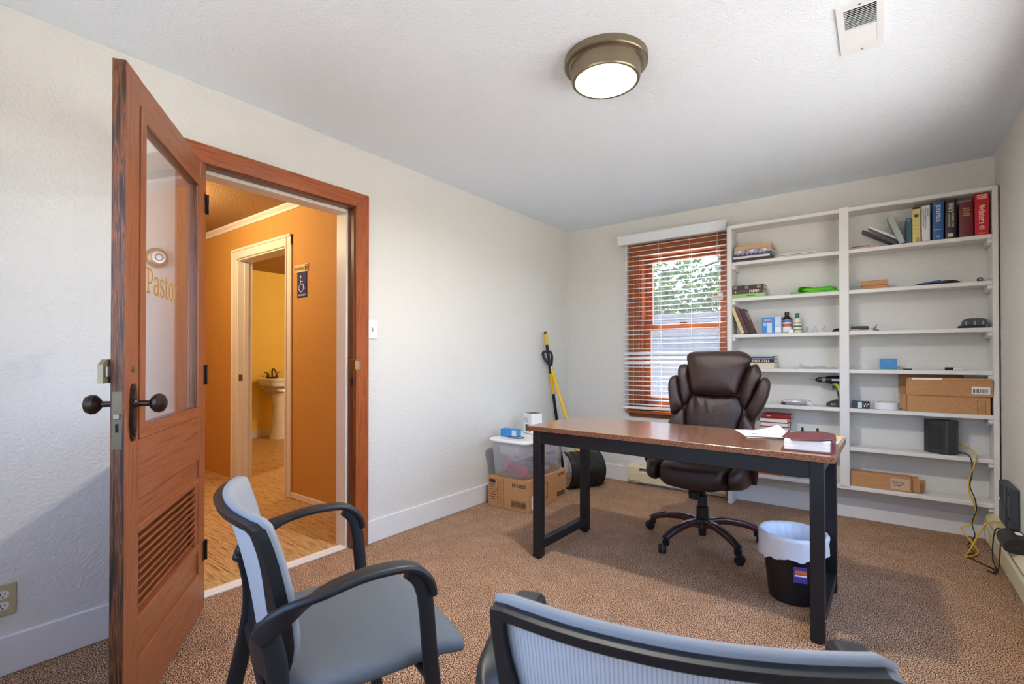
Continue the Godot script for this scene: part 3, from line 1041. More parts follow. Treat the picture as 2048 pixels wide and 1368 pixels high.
func build_shelf() -> void:
	var t := thing("wall_shelf", "tall off-white painted wall shelf with seven open boards", "shelf", Vector3(2.345, 0, 0))
	var m := shelf_paint()
	box("post", Vector3(-0.777, 0, 0.018), Vector3(-0.741, 2.2, 0.175), m, t)
	box("post", Vector3(0.75, 0, 0.018), Vector3(0.777, 2.2, 0.175), m, t)
	box("post", Vector3(-0.031, 0.255, 0.128), Vector3(0.027, 2.216, 0.178), m, t)
	box("board", Vector3(-0.777, 2.182, 0.002), Vector3(0.777, 2.211, 0.173), m, t)
	for y in [1.915, 1.630, 1.342, 1.075, 0.803, 0.534, 0.262]:
		box("board", Vector3(-0.741, y - 0.027, 0.017), Vector3(0.75, y, 0.172), m, t)
		for s in [-1.0, 1.0]:
			var st := S()
			prism(st, poly([0.02, 0.0, 0.16, 0.0, 0.16, -0.022, 0.135, -0.036, 0.02, -0.036]), 0.022, Transform3D(Basis(Vector3(0, 0, 1), Vector3.UP, Vector3(-1, 0, 0)), Vector3(-0.7185 if s < 0 else 0.75, y - 0.0272, 0)))
			obj("cleat", st, m, t)


func build_desk() -> void:
	var t := thing("office_desk", "brown wood top desk on black square steel legs", "desk", Vector3(1.655, 0, 1.70), deg_to_rad(-0.8))
	var tex := noise("desk_wood", 0.016, 5, [[0.0, "5f3a25"], [0.28, "8a5a3c"], [0.5, "a97455"], [0.66, "976445"], [1.0, "bd8c69"]], 512, FastNoiseLite.TYPE_SIMPLEX_SMOOTH, 31)
	var top := grained("desk_top", tex, Vector3(0.7, 5.0, 5.0), 0.24)
	top.clearcoat_enabled = true
	top.clearcoat = 1.0
	top.clearcoat_roughness = 0.16
	box("table_top", Vector3(-0.75, 0.733, -0.3), Vector3(0.75, 0.76, 0.303), top, t, 0.002)
	var edge := grained("desk_edge", noise("desk_edge", 0.05, 4, [[0.0, "2f1b10"], [0.35, "5e3a22"], [0.6, "8f5c38"], [1.0, "a97450"]], 512, FastNoiseLite.TYPE_SIMPLEX, 13), Vector3(2.5, 9.0, 9.0), 0.5)
	var st := S()
	span(st, Vector3(-0.7495, 0.7335, 0.303), Vector3(0.7495, 0.7585, 0.3036), 0.0002)
	obj("edge_band", st, edge, t)
	st = S()
	span(st, Vector3(0.75, 0.7335, -0.3), Vector3(0.7506, 0.7585, 0.303), 0.0002)
	obj("edge_band", st, edge, t)
	var black := mk("black_steel", "191a1d", 0.42, 0.1)
	for s in [-1.0, 1.0]:
		var fr := Node3D.new()
		fr.name = "leg_frame"
		t.add_child(fr, true)
		fr.position.x = s * 0.689
		box("leg", Vector3(-0.025, 0.008, 0.248), Vector3(0.025, 0.733, 0.298), black, fr, 0.002)
		box("leg", Vector3(-0.025, 0.008, -0.29), Vector3(0.025, 0.733, -0.24), black, fr, 0.002)
		box("rail", Vector3(-0.022, 0.05, -0.241), Vector3(0.022, 0.1, 0.249), black, fr, 0.002)
		box("rail", Vector3(-0.022, 0.685, -0.241), Vector3(0.022, 0.732, 0.249), black, fr, 0.002)
		for z in [0.273, -0.265]:
			st = S()
			lathe(st, [Vector2(0, 0), Vector2(0.018, 0), Vector2(0.018, 0.008), Vector2(0, 0.009)], 12, Transform3D(Basis.IDENTITY, Vector3(0, 0, z)))
			obj("foot", st, black, fr)
			st = S()
			lathe(st, [Vector2(0, 0), Vector2(0.006, 0), Vector2(0.005, 0.003), Vector2(0, 0.003)], 10, Transform3D(Basis(Vector3.BACK, PI / 2 * -s), Vector3(s * 0.025, 0.09, z)))
			obj("bolt", st, mk("worn_steel", "8d8a84", 0.35, 0.8), fr)
	box("apron", Vector3(-0.665, 0.662, 0.262), Vector3(0.665, 0.732, 0.294), black, t, 0.002)
	box("apron", Vector3(-0.665, 0.662, -0.288), Vector3(0.665, 0.732, -0.256), black, t, 0.002)


func leather() -> StandardMaterial3D:
	var m := bumped("brown_leather", "33211c", 0.3, noise("leather_bump", 0.06, 4, [], 512), 9.0, 0.12, false)
	return m


func build_office_chair() -> void:
	var t := thing("office_chair", "dark brown leather executive chair on castors behind the desk", "office chair", Vector3(1.65, 0, 1.15))
	var lm := leather()
	var maho := mk("mahogany", "3b1413", 0.16)
	maho.clearcoat_enabled = true
	maho.clearcoat = 0.6
	var black := mk("black_plastic", "17171a", 0.4)
	for k in 5:
		var a := deg_to_rad(40.0 + 72.0 * k)
		var dir := Vector3(cos(a), 0, sin(a))
		var leg := Node3D.new()
		leg.name = "base_leg"
		t.add_child(leg, true)
		var pts := curve([dir * 0.035 + Vector3(0, 0.128, 0), dir * 0.13 + Vector3(0, 0.138, 0), dir * 0.25 + Vector3(0, 0.118, 0), dir * 0.335 + Vector3(0, 0.085, 0)], 4)
		var sc := []
		for i in pts.size():
			sc.append(Vector2(1.0 - 0.35 * i / (pts.size() - 1), 1.0 - 0.45 * i / (pts.size() - 1)))
		var st := S()
		sweep(st, pts, rrect(0.052, 0.05, 0.014, 2), Vector3.UP, sc)
		obj("arm", st, maho, leg)
		st = S()
		sweep(st, [dir * 0.24 + Vector3(0, 0.137, 0), dir * 0.3 + Vector3(0, 0.116, 0), dir * 0.345 + Vector3(0, 0.094, 0)], rrect(0.03, 0.012, 0.005, 2), Vector3.UP)
		obj("end_cap", st, black, leg)
		var c := Node3D.new()
		c.name = "castor"
		t.add_child(c, true)
		c.position = dir * 0.33
		c.rotation.y = -a + 0.7
		st = S()
		lathe(st, [Vector2(0, 0.048), Vector2(0.02, 0.048), Vector2(0.022, 0.075), Vector2(0.012, 0.08), Vector2(0, 0.08)], 14)
		obj("fork", st, black, c)
		for s in [-1.0, 1.0]:
			st = S()
			lathe(st, [Vector2(0, 0), Vector2(0.022, 0), Vector2(0.028, 0.005), Vector2(0.028, 0.014), Vector2(0.022, 0.019), Vector2(0, 0.019)], 18, Transform3D(Basis(Vector3.RIGHT, PI / 2), Vector3(0.014, 0.0282, -0.003 if s < 0 else 0.022)))
			obj("wheel", st, black, c)
	var st := S()
	lathe(st, [Vector2(0, 0.045), Vector2(0.022, 0.045), Vector2(0.024, 0.09), Vector2(0.055, 0.1), Vector2(0.05, 0.15), Vector2(0.036, 0.16), Vector2(0, 0.16)], 20)
	obj("hub", st, black, t)
	st = S()
	lathe(st, [Vector2(0, 0.15), Vector2(0.036, 0.15), Vector2(0.036, 0.225), Vector2(0.028, 0.23), Vector2(0.028, 0.29), Vector2(0.02, 0.3), Vector2(0.02, 0.36), Vector2(0, 0.36)], 20)
	obj("column", st, black, t)
	st = S()
	bx(st, Vector3(0.2, 0.035, 0.24), Vector3(0, 0.365, 0), 0.01)
	obj("mechanism", st, black, t)
	st = S()
	lathe(st, [Vector2(0, 0.285), Vector2(0.032, 0.285), Vector2(0.034, 0.33), Vector2(0.02, 0.35), Vector2(0, 0.35)], 16, Transform3D(Basis.IDENTITY, Vector3(-0.03, 0, 0.07)))
	obj("tension_knob", st, black, t)
	# seat
	var seat := Node3D.new()
	seat.name = "seat"
	t.add_child(seat)
	var place := func(x: float, y: float, z: float) -> Vector3: return Vector3(x, 0.462 + z - 0.012 * cos(x * 8.0), -y)
	st = S()
	puff(st, smoothed(poly([-0.205, 0.25, 0.205, 0.25, 0.212, 0.0, 0.2, -0.265, 0.1, -0.29, -0.1, -0.29, -0.2, -0.265, -0.212, 0.0]), 2), 0.078, 0.085, place, 8, 3.6)
	obj("centre_cushion", st, lm, seat)
	for s in [-1.0, 1.0]:
		st = S()
		puff(st, smoothed(poly([s * 0.2, 0.24, s * 0.285, 0.22, s * 0.3, 0.0, s * 0.292, -0.2, s * 0.25, -0.262, s * 0.196, -0.27]), 2), 0.07, 0.075, place, 6, 3.0)
		obj("side_bolster", st, lm, seat)
	st = S()
	puff(st, smoothed(poly([-0.27, 0.24, 0.27, 0.24, 0.27, -0.24, -0.27, -0.24]), 2), 0.0, 0.035, func(x: float, y: float, z: float) -> Vector3: return Vector3(x, 0.41 + z, -y), 3, 4.0)
	obj("seat_pan", st, black, seat)
	# back
	var back := Node3D.new()
	back.name = "backrest"
	t.add_child(back)
	var parts := [
		["headrest", 0.085, [-0.194,1.172,-0.174,1.195,-0.134,1.202,-0.031,1.204,0.093,1.202,0.152,1.197,0.191,1.179,0.212,1.158,0.216,1.137,0.195,1.111,0.175,1.069,0.160,1.034,0.144,0.983,0.132,0.931,0.124,0.916,0.051,0.908,-0.032,0.909,-0.109,0.915,-0.153,0.920,-0.161,0.951,-0.174,1.018,-0.183,1.086,-0.187,1.118,-0.194,1.145]],
		["inner_wing", 0.06, [0.218,1.116,0.237,1.118,0.252,1.095,0.265,1.070,0.269,1.041,0.248,0.995,0.225,0.935,0.198,0.867,0.173,0.821,0.161,0.831,0.147,0.864,0.135,0.906,0.151,0.975,0.171,1.043,0.191,1.090]],
		["outer_wing", 0.055, [0.275,1.035,0.297,1.033,0.316,1.013,0.321,0.988,0.315,0.939,0.300,0.884,0.274,0.825,0.240,0.773,0.219,0.752,0.201,0.778,0.174,0.814,0.198,0.867,0.229,0.935,0.256,1.003]],
		["inner_wing", 0.06, [-0.251,1.099,-0.232,1.115,-0.192,1.113,-0.188,1.108,-0.183,1.054,-0.170,0.991,-0.157,0.937,-0.161,0.915,-0.188,0.859,-0.208,0.822,-0.224,0.857,-0.242,0.948,-0.255,1.025,-0.258,1.071]],
		["outer_wing", 0.055, [-0.313,1.006,-0.297,1.029,-0.265,1.041,-0.255,1.016,-0.242,0.948,-0.229,0.880,-0.215,0.826,-0.238,0.802,-0.270,0.777,-0.291,0.757,-0.300,0.812,-0.316,0.922,-0.318,0.968]],
		["lumbar_panel", 0.06, [-0.155,0.915,-0.109,0.910,-0.032,0.905,0.051,0.904,0.130,0.910,0.147,0.864,0.161,0.820,0.143,0.757,0.125,0.698,0.122,0.555,-0.033,0.528,-0.194,0.519,-0.198,0.704,-0.204,0.808,-0.188,0.850,-0.161,0.910]],
		["lower_bolster", 0.055, [0.167,0.810,0.201,0.770,0.221,0.746,0.236,0.697,0.239,0.568,0.126,0.555,0.127,0.696,0.147,0.757]],
		["lower_bolster", 0.055, [-0.215,0.819,-0.204,0.799,-0.198,0.704,-0.194,0.519,-0.307,0.506,-0.316,0.704,-0.293,0.748,-0.265,0.777]],
	]
	for a in parts:
		st = S()
		var called: String = a[0]
		var bend := func(x: float, y: float, z: float) -> Vector3:
			var f := 0.0
			if called == "lumbar_panel" and z > 0.0:
				f = 0.007 * sin(x * 95.0 + sin(y * 21.0)) * clampf((y - 0.66) * 5.0, 0.0, 1.0)
			elif called == "headrest" and z > 0.0:
				f = 0.005 * sin((x * 0.9 - y) * 90.0) * clampf((x - 0.04) * 9.0, 0.0, 1.0) * clampf((1.06 - y) * 8.0, 0.0, 1.0)
			return Vector3(x + 0.03, y, -0.25 + z + f + 0.2 * maxf(0.0, absf(x) - 0.16) - 0.10 * (y - 0.9) + (0.03 if called == "headrest" else 0.0))
		puff(st, smoothed(poly(a[2]), 1), a[1], 0.03, bend, 9, 2.6)
		obj(a[0], st, lm, back)
	st = S()
	puff(st, smoothed(poly([-0.16, 1.17, 0.16, 1.17, 0.2, 1.1, 0.27, 1.0, 0.29, 0.93, 0.22, 0.76, 0.23, 0.5, -0.28, 0.48, -0.29, 0.76, -0.3, 0.93, -0.26, 1.02, -0.2, 1.1]), 2), 0.012, 0.07, func(x: float, y: float, z: float) -> Vector3: return Vector3(x + 0.03, y, -0.262 + z + 0.12 * maxf(0.0, absf(x) - 0.16) - 0.10 * (y - 0.9)), 6, 2.6)
	obj("back_shell", st, lm, back)
	for s in [-1.0, 1.0]:
		var arm := Node3D.new()
		arm.name = "armrest"
		t.add_child(arm, true)
		st = S()
		sweep(st, curve([Vector3(s * 0.295, 0.42, 0.02), Vector3(s * 0.315, 0.5, 0.09), Vector3(s * 0.318, 0.6, 0.12), Vector3(s * 0.31, 0.65, 0.06), Vector3(s * 0.3, 0.66, -0.12), Vector3(s * 0.28, 0.62, -0.22)], 4), rrect(0.03, 0.045, 0.01, 2), Vector3(s, 0, 0))
		obj("arm_loop", st, maho, arm)
		st = S()
		puff(st, smoothed(poly([-0.035, 0.12, 0.035, 0.12, 0.035, -0.1, -0.035, -0.1]), 2), 0.025, 0.008, func(x: float, y: float, z: float) -> Vector3: return Vector3(s * 0.308 + x, 0.672 + z, -y - 0.02), 5, 2.6)
		obj("arm_pad", st, lm, arm)


func fabric(key: String, hex: String) -> StandardMaterial3D:
	var m := bumped(key, hex, 0.9, noise("weave", 0.3, 1, [], 256, FastNoiseLite.TYPE_SIMPLEX), 14.0, 0.06, false)
	m.metallic_specular = 0.25
	return m


func mesh_fabric() -> StandardMaterial3D:
	if mats.has("mesh_fabric"):
		return mats["mesh_fabric"]
	var im := Image.create(16, 16, false, Image.FORMAT_RGB8)
	for y in 16:
		for x in 16:
			var c := Color("c3c5c7")
			if x % 8 < 2:
				c = Color("9b9ea1")
			elif y % 4 == 0:
				c = Color("b4b6b9")
			im.set_pixel(x, y, c)
	var m := grained("mesh_fabric", ImageTexture.create_from_image(im), Vector3(90.0, 130.0, 90.0), 0.85)
	return m


func make_guest_chair(label: String) -> Node3D:
	var t := thing("guest_chair", label, "chair", Vector3.ZERO, 0.0, "grey guest chairs facing the desk")
	var black := mk("chair_black", "1d1e20", 0.45)
	var grey := fabric("seat_grey", "6f7377")
	var pale := fabric("back_grey", "9fa1a3")
	var at := func(x: float, y: float, d: float) -> Vector3: return Vector3(x, y, 0.195 + (y - 0.45) * 0.2 - 0.95 * x * x + 0.35 * (y - 0.62) * (y - 0.62) + d)
	var outer := even(smoothed(poly([-0.235, 0.81, -0.225, 0.818, 0.0, 0.822, 0.225, 0.818, 0.235, 0.81, 0.236, 0.74, 0.228, 0.62, 0.215, 0.52, 0.16, 0.445, 0.0, 0.43, -0.16, 0.445, -0.215, 0.52, -0.228, 0.62, -0.236, 0.74]), 1), 72)
	var inner := even(smoothed(poly([-0.218, 0.797, -0.21, 0.803, 0.0, 0.807, 0.21, 0.803, 0.218, 0.797, 0.217, 0.74, 0.194, 0.65, 0.188, 0.6, 0.175, 0.55, 0.115, 0.505, 0.0, 0.49, -0.115, 0.505, -0.175, 0.55, -0.188, 0.6, -0.194, 0.65, -0.217, 0.74]), 1), 72)
	var back := Node3D.new()
	back.name = "backrest"
	t.add_child(back)
	var st := S()
	ring(st, outer, inner, 0.0, 0.024, at)
	obj("back_frame", st, black, back)
	var pad := PackedVector2Array()
	for q in outer:
		pad.append(Vector2(q.x * 1.0, 0.62 + (q.y - 0.62) * (1.055 if q.y > 0.62 else 0.9)))
	st = S()
	puff(st, pad, 0.004, 0.026, at, 7, 5.0)
	obj("back_cover", st, pale, back)
	var web := PackedVector2Array()
	for q in inner:
		web.append(q * 1.01 + Vector2(0, -0.006))
	st = S()
	puff(st, web, 0.006, 0.0, at, 6, 8.0)
	obj("back_mesh", st, mesh_fabric(), back)
	st = S()
	puff(st, smoothed(poly([-0.235, -0.2, 0.235, -0.2, 0.245, 0.0, 0.235, 0.2, 0.2, 0.255, -0.2, 0.255, -0.235, 0.2, -0.245, 0.0]), 2), 0.03, 0.028, func(x: float, y: float, z: float) -> Vector3: return Vector3(x, 0.445 + z - 2.2 * pow(maxf(0.0, y - 0.12), 2.0), -y), 8, 4.0)
	obj("seat", st, grey, t)
	st = S()
	puff(st, smoothed(poly([-0.215, -0.19, 0.215, -0.19, 0.22, 0.18, -0.22, 0.18]), 2), 0.0, 0.03, func(x: float, y: float, z: float) -> Vector3: return Vector3(x, 0.425 + z, -y), 3, 4.0)
	obj("seat_pan", st, black, t)
	for s in [-1.0, 1.0]:
		var arm := Node3D.new()
		arm.name = "arm"
		t.add_child(arm, true)
		st = S()
		var pts := curve([Vector3(s * 0.226, 0.59, 0.235), Vector3(s * 0.25, 0.622, 0.215), Vector3(s * 0.268, 0.66, 0.15), Vector3(s * 0.27, 0.682, 0.06), Vector3(s * 0.27, 0.684, -0.03), Vector3(s * 0.27, 0.671, -0.078), Vector3(s * 0.27, 0.638, -0.108), Vector3(s * 0.27, 0.605, -0.116)], 4)
		var sc := []
		for i in pts.size():
			var f := float(i) / (pts.size() - 1)
			sc.append(Vector2(0.9 + 0.25 * sin(f * PI), 1.3 - 0.5 * smoothstep(0.0, 0.35, f)))
		sweep(st, pts, rrect(0.045, 0.022, 0.009, 3), Vector3(0, 0.6, -0.8), sc)
		obj("arm_cap", st, black, arm)
		st = S()
		sweep(st, curve([Vector3(s * 0.268, 0.668, -0.062), Vector3(s * 0.268, 0.61, -0.098), Vector3(s * 0.266, 0.4, -0.12), Vector3(s * 0.262, 0.012, -0.175)], 4), rrect(0.022, 0.036, 0.007, 2), Vector3(0, 0.2, -0.98))
		obj("front_leg", st, black, t)
		st = S()
		sweep(st, curve([Vector3(s * 0.222, 0.62, 0.225), Vector3(s * 0.236, 0.5, 0.205), Vector3(s * 0.246, 0.35, 0.22), Vector3(s * 0.25, 0.012, 0.3)], 4), rrect(0.024, 0.042, 0.007, 2), Vector3(0, 0.2, 0.98))
		obj("rear_leg", st, black, t)
		for z in [[0.262, -0.175], [0.25, 0.3]]:
			st = S()
			lathe(st, [Vector2(0, 0), Vector2(0.016, 0), Vector2(0.018, 0.014), Vector2(0, 0.018)], 12, Transform3D(Basis.IDENTITY, Vector3(s * z[0], 0, z[1])))
			obj("glide", st, black, t)
	st = S()
	tube(st, [Vector3(-0.265, 0.4, -0.118), Vector3(0.265, 0.4, -0.118)], 0.011)
	tube(st, [Vector3(-0.243, 0.4, 0.212), Vector3(0.243, 0.4, 0.212)], 0.011)
	obj("crossbar", st, black, t)
	return t


func build_guest_chairs() -> void:
	var a := make_guest_chair("grey guest chair beside the open door, turned side-on")
	a.position = Vector3(1.42, 0, 3.545)
	a.rotation.y = deg_to_rad(-19.0)
	var b := a.duplicate() as Node3D
	b.name = numbered("guest_chair")
	add_child(b)
	b.set_meta("label", "grey guest chair square to the desk, mesh back towards the rear wall")
	b.position = Vector3(2.268, 0, 3.498)
	b.rotation.y = deg_to_rad(18.5)


# ---------------------------------------------------------------- things in the corner by the desk
func cardboard(key := "cardboard", tint := "ffffff") -> StandardMaterial3D:
	return grained(key, noise("cardboard_tex", 0.03, 4, [[0.0, "b28253"], [0.5, "b98858"], [1.0, "c0905f"]], 256, FastNoiseLite.TYPE_SIMPLEX, 17), Vector3(3.0, 5.0, 3.0), 0.75, tint)


func bars(parent: Node, w: float, h: float, at: Vector3, turn := Vector3.ZERO, sd := 1) -> void:
	var rng := RandomNumberGenerator.new()
	rng.seed = sd
	var st := S()
	var b := Basis.from_euler(turn)
	var x := -w / 2
	while x < w / 2 - 0.003:
		var k := rng.randf_range(0.0012, 0.004)
		bx(st, Vector3(k, h, 0.0006), at + b * Vector3(x + k / 2, 0, 0), 0.0001, b)
		x += k + rng.randf_range(0.0012, 0.003)
	obj("barcode", st, mk("print_black", "26211d", 0.7), parent)


func build_corner() -> void:
	var ink := mk("print_black", "26211d", 0.7)
	var c := thing("paper_towel_carton", "brown cardboard paper towel carton printed RB 10002", "carton", Vector3(0.262, 0, 1.075), deg_to_rad(2.0))
	box("body", Vector3(-0.19, 0.001, -0.285), Vector3(0.19, 0.234, 0.285), cardboard(), c, 0.003)
	box("flap", Vector3(-0.188, 0.2335, 0.002), Vector3(0.188, 0.2365, 0.284), cardboard(), c, 0.001)
	box("flap", Vector3(-0.188, 0.2335, -0.284), Vector3(0.188, 0.2365, -0.002), cardboard(), c, 0.001)
	text(c, "RB 10002", 0.125, 0.027, ink, Vector3(0.1, 0.19, 0.2852), Vector3.ZERO, "Droid Sans", true)
	box("printed_mark", Vector3(-0.178, 0.185, 0.285), Vector3(-0.12, 0.212, 0.2858), ink, c, 0.0002)
	for k in 7:
		box("printed_line", Vector3(-0.178, 0.17 - k * 0.019, 0.285), Vector3(-0.12 + 0.012 * (k % 3), 0.174 - k * 0.019, 0.2856), ink, c, 0.0001)
	for x in [-0.1, -0.045]:
		box("printed_rule", Vector3(x, 0.005, 0.285), Vector3(x + 0.0016, 0.23, 0.2856), ink, c, 0.0001)
	for k in 5:
		var st0 := S()
		tube(st0, [Vector3(-0.085, 0.2 - k * 0.037, 0.2854), Vector3(-0.062, 0.2 - k * 0.037, 0.2854), Vector3(-0.062, 0.178 - k * 0.037, 0.2854), Vector3(-0.085, 0.178 - k * 0.037, 0.2854), Vector3(-0.085, 0.2 - k * 0.037, 0.2854)], 0.0008, 4)
		obj("printed_icon", st0, ink, c)
	bars(c, 0.13, 0.036, Vector3(0.1, 0.05, 0.2853), Vector3.ZERO, 4)
	var st := S()
	tube(st, [Vector3(0.03, 0.076, 0.2854), Vector3(0.17, 0.076, 0.2854), Vector3(0.17, 0.026, 0.2854), Vector3(0.03, 0.026, 0.2854), Vector3(0.03, 0.076, 0.2854)], 0.0014, 4)
	obj("printed_frame", st, ink, c)
	var side := Vector3(0, PI / 2, 0)
	text(c, "RB 10002", 0.11, 0.022, ink, Vector3(0.1902, 0.205, -0.2), side, "Droid Sans", true)
	bars(c, 0.13, 0.04, Vector3(0.1903, 0.05, -0.2), side, 9)
	st = S()
	for y in [0.18, 0.06]:
		var el := []
		for k in 17:
			el.append(Vector3(0.1903, y + sin(TAU * k / 16) * 0.012, 0.05 + cos(TAU * k / 16) * 0.035))
		tube(st, el, 0.0014, 4)
	tube(st, [Vector3(0.1903, 0.18, 0.085), Vector3(0.1903, 0.06, 0.085)], 0.0014, 4)
	tube(st, [Vector3(0.1903, 0.18, 0.015), Vector3(0.1903, 0.06, 0.015)], 0.0014, 4)
	tube(st, [Vector3(0.1903, 0.17, 0.01), Vector3(0.1903, 0.12, 0.03), Vector3(0.1903, 0.06, 0.02)], 0.0014, 4)
	obj("printed_roll", st, ink, c)
	box("shipping_label", Vector3(0.19, 0.02, 0.19), Vector3(0.1908, 0.12, 0.245), mk("paper_white", "e9e6e0", 0.7), c, 0.0002)
	# the tote and what is in it
	var t := thing("storage_tote", "clear plastic storage tote with white lid on the carton", "storage tote", Vector3(0.275, 0.2375, 1.09))
	var clear := glass("clear_plastic", "e6ecf2", 0.2, 0.12)
	var ob := even(rrect(0.31, 0.52, 0.04, 4), 40)
	var ot := even(rrect(0.362, 0.57, 0.045, 4), 40)
	st = S()
	st.set_smooth_group(1)
	for i in 40:
		var j := (i + 1) % 40
		for o in [[0.0, 1.0], [0.0025, -1.0]]:
			var f := func(q: Vector2, y: float) -> Vector3: return Vector3(q.x * (1.0 - o[0] * 5.0), y, q.y * (1.0 - o[0] * 3.0))
			var a: Vector3 = f.call(ob[i], o[0])
			var b: Vector3 = f.call(ob[j], o[0])
			quad(st, a, b, f.call(ot[j], 0.275), f.call(ot[i], 0.275), Vector3(a.x, 0, a.z) * o[1])
			tri(st, a, b, Vector3(0, o[0], 0), Vector3.DOWN * o[1])
	obj("body", st, clear, t)
	var lid := mk("lid_white", "e8e9ea", 0.35)
	st = S()
	puff(st, even(rrect(0.385, 0.6, 0.05, 4), 48), 0.02, 0.012, func(x: float, y: float, z: float) -> Vector3: return Vector3(x, 0.277 + z - (0.006 if absf(x) < 0.15 and absf(y) < 0.25 and z > 0 else 0.0), -y), 8, 7.0)
	obj("lid", st, lid, t)
	var purple := mk("marker_purple", "8a4f9e", 0.6)
	st = S()
	var wv := func(z0: float, y0: float, f: Array) -> void:
		var pp := []
		for k in range(0, f.size(), 2):
			pp.append(Vector3(0.183 - (0.29 - (y0 + f[k + 1])) * 0.0945, y0 + f[k + 1], z0 - f[k]))
		tube(st, curve(pp, 3), 0.0016, 4)
	wv.call(0.0, 0.24, [0.03, 0.02, 0.012, 0.022, 0.008, 0.012, 0.028, 0.004, 0.024, -0.008, 0.006, -0.01])
	wv.call(-0.05, 0.24, [0.0, 0.028, -0.002, -0.02, 0.0, -0.04])
	wv.call(-0.038, 0.24, [0.0, 0.008, 0.03, 0.008])
	wv.call(-0.085, 0.24, [0.0, 0.004, 0.02, 0.006, 0.032, -0.002])
	wv.call(-0.125, 0.24, [0.0, -0.014, 0.016, 0.022, 0.03, -0.012])
	wv.call(-0.165, 0.24, [0.0, 0.02, 0.002, -0.012, 0.018, -0.012])
	for k in 3:
		wv.call(0.0 - k * 0.04, 0.165, [0.0, 0.006, 0.012, 0.014, 0.024, 0.006, 0.014, -0.01, 0.002, -0.006, 0.02, 0.01, 0.03, -0.01])
	obj("handwriting", st, purple, t)
	var pk := mk("ribbon_pink", "d8527e", 0.6)
	var cr := mk("ribbon_core", "a83058", 0.7)
	for a in [[Vector3(0.22, 0.31, 1.27), "flat roll of pink ribbon lying in the clear tote", 0.7], [Vector3(0.36, 0.29, 1.3), "pink ribbon roll standing in the tote's corner", 0.1]]:
		var r := thing("ribbon_roll", a[1], "ribbon roll", a[0], a[2])
		st = S()
		lathe(st, [Vector2(0.012, -0.022), Vector2(0.042, -0.022), Vector2(0.045, -0.018), Vector2(0.045, 0.018), Vector2(0.042, 0.022), Vector2(0.012, 0.022)], 22, Transform3D(Basis(Vector3.RIGHT, PI / 2), Vector3.ZERO))
		obj("ribbon", st, pk, r)
		st = S()
		lathe(st, [Vector2(0, -0.02), Vector2(0.013, -0.02), Vector2(0.013, 0.0225), Vector2(0, 0.0225)], 14, Transform3D(Basis(Vector3.RIGHT, PI / 2), Vector3.ZERO))
		obj("core", st, cr, r)
	var pw := mk("soft_white", "e4e4e6", 0.6)
	st = S()
	lathe(st, [Vector2(0, -0.09), Vector2(0.056, -0.09), Vector2(0.06, -0.08), Vector2(0.05, 0.1), Vector2(0, 0.1)], 22, Transform3D(Basis(Vector3.BACK, PI / 2), Vector3(0.24, 0.44, 1.25)))
	tag(obj("foam_cup_stack", st, pw), "white cup lying under the tote lid", "cup")
	st = S()
	rod(st, Vector3(0.21, 0.335, 1.2), Vector3(0.4, 0.43, 1.13), 0.018, 14)
	tag(obj("paper_tube", st, pw), "white paper tube leaning across the tote", "tube")
	var packs := [["8ea3b8", "pale steel blue"], ["5f7488", "slate blue"], ["b9c3cd", "pale grey"], ["c9ccd2", "off-white"], ["7388a6", "denim blue"], ["98a4b0", "mid grey"], ["6b7f74", "grey-green"], ["a9b8d0", "ice blue"], ["7c7f8a", "charcoal grey"]]
	for k in 9:
		st = S()
		bx(st, Vector3(0.1, 0.026, 0.085), Vector3.ZERO, 0.008, Basis.from_euler(Vector3(0.12 * sin(k * 2.1), 0.0, 0.1 * cos(k * 1.7))))
		var o := obj("craft_packet", st, mk("packet_" + packs[k][0], packs[k][0], 0.5))
		o.position = Vector3(0.22 + 0.115 * (k % 2), 0.262 + 0.046 * (k / 6), 0.885 + 0.1 * ((k / 2) % 3))
		tag(o, packs[k][1] + " packet heaped inside the clear tote", "packet", "packets heaped in the tote")
	# on the lid
	var bb := thing("mask_box", "small blue cardboard box on the tote lid", "box", Vector3(0.185, 0.533, 1.21), 0.12)
	box("carton", Vector3(-0.075, 0, -0.035), Vector3(0.075, 0.058, 0.035), mk("box_blue", "2f86c4", 0.45), bb, 0.002)
	box("printed_panel", Vector3(0.03, 0.006, 0.035), Vector3(0.07, 0.052, 0.0356), mk("print_pale", "c3d4dd", 0.5), bb, 0.0002)
	var wb := thing("appliance_box", "white cardboard product box standing on the tote lid", "box", Vector3(0.225, 0.533, 0.965), -0.35)
	box("carton", Vector3(-0.05, 0, -0.055), Vector3(0.065, 0.165, 0.055), mk("paper_white", "e9e6e0", 0.7), wb, 0.002)
	box("top_print", Vector3(-0.045, 0.165, -0.05), Vector3(0.06, 0.1656, 0.05), mk("print_dark", "4a4a4a", 0.6), wb, 0.0002)
	box("product_picture", Vector3(-0.02, 0.02, 0.055), Vector3(0.055, 0.075, 0.0556), mk("print_olive", "4d4a3a", 0.6), wb, 0.0002)
	for k in 4:
		box("print_line", Vector3(-0.04, 0.13 - k * 0.012, 0.055), Vector3(0.01 + 0.01 * (k % 2), 0.134 - k * 0.012, 0.0555), mk("print_grey", "8b8a88", 0.7), wb, 0.0001)
	st = S()
	tube(st, curve([Vector3(0.2, 0.537, 1.25), Vector3(0.28, 0.537, 1.22), Vector3(0.34, 0.537, 1.24), Vector3(0.33, 0.537, 1.3), Vector3(0.25, 0.537, 1.31), Vector3(0.22, 0.537, 1.28)]), 0.003, 6)
	tag(obj("cable_loop", st, mk("cable_blue", "3d4b63", 0.5)), "thin dark cable looped on the white tote lid", "cable")
	# shovels
	var yel := mk("handle_yellow", "e2b714", 0.35)
	var blk := mk("shovel_black", "191a1c", 0.4)
	var a1 := Vector3(0.066, 1.40, 0.525)
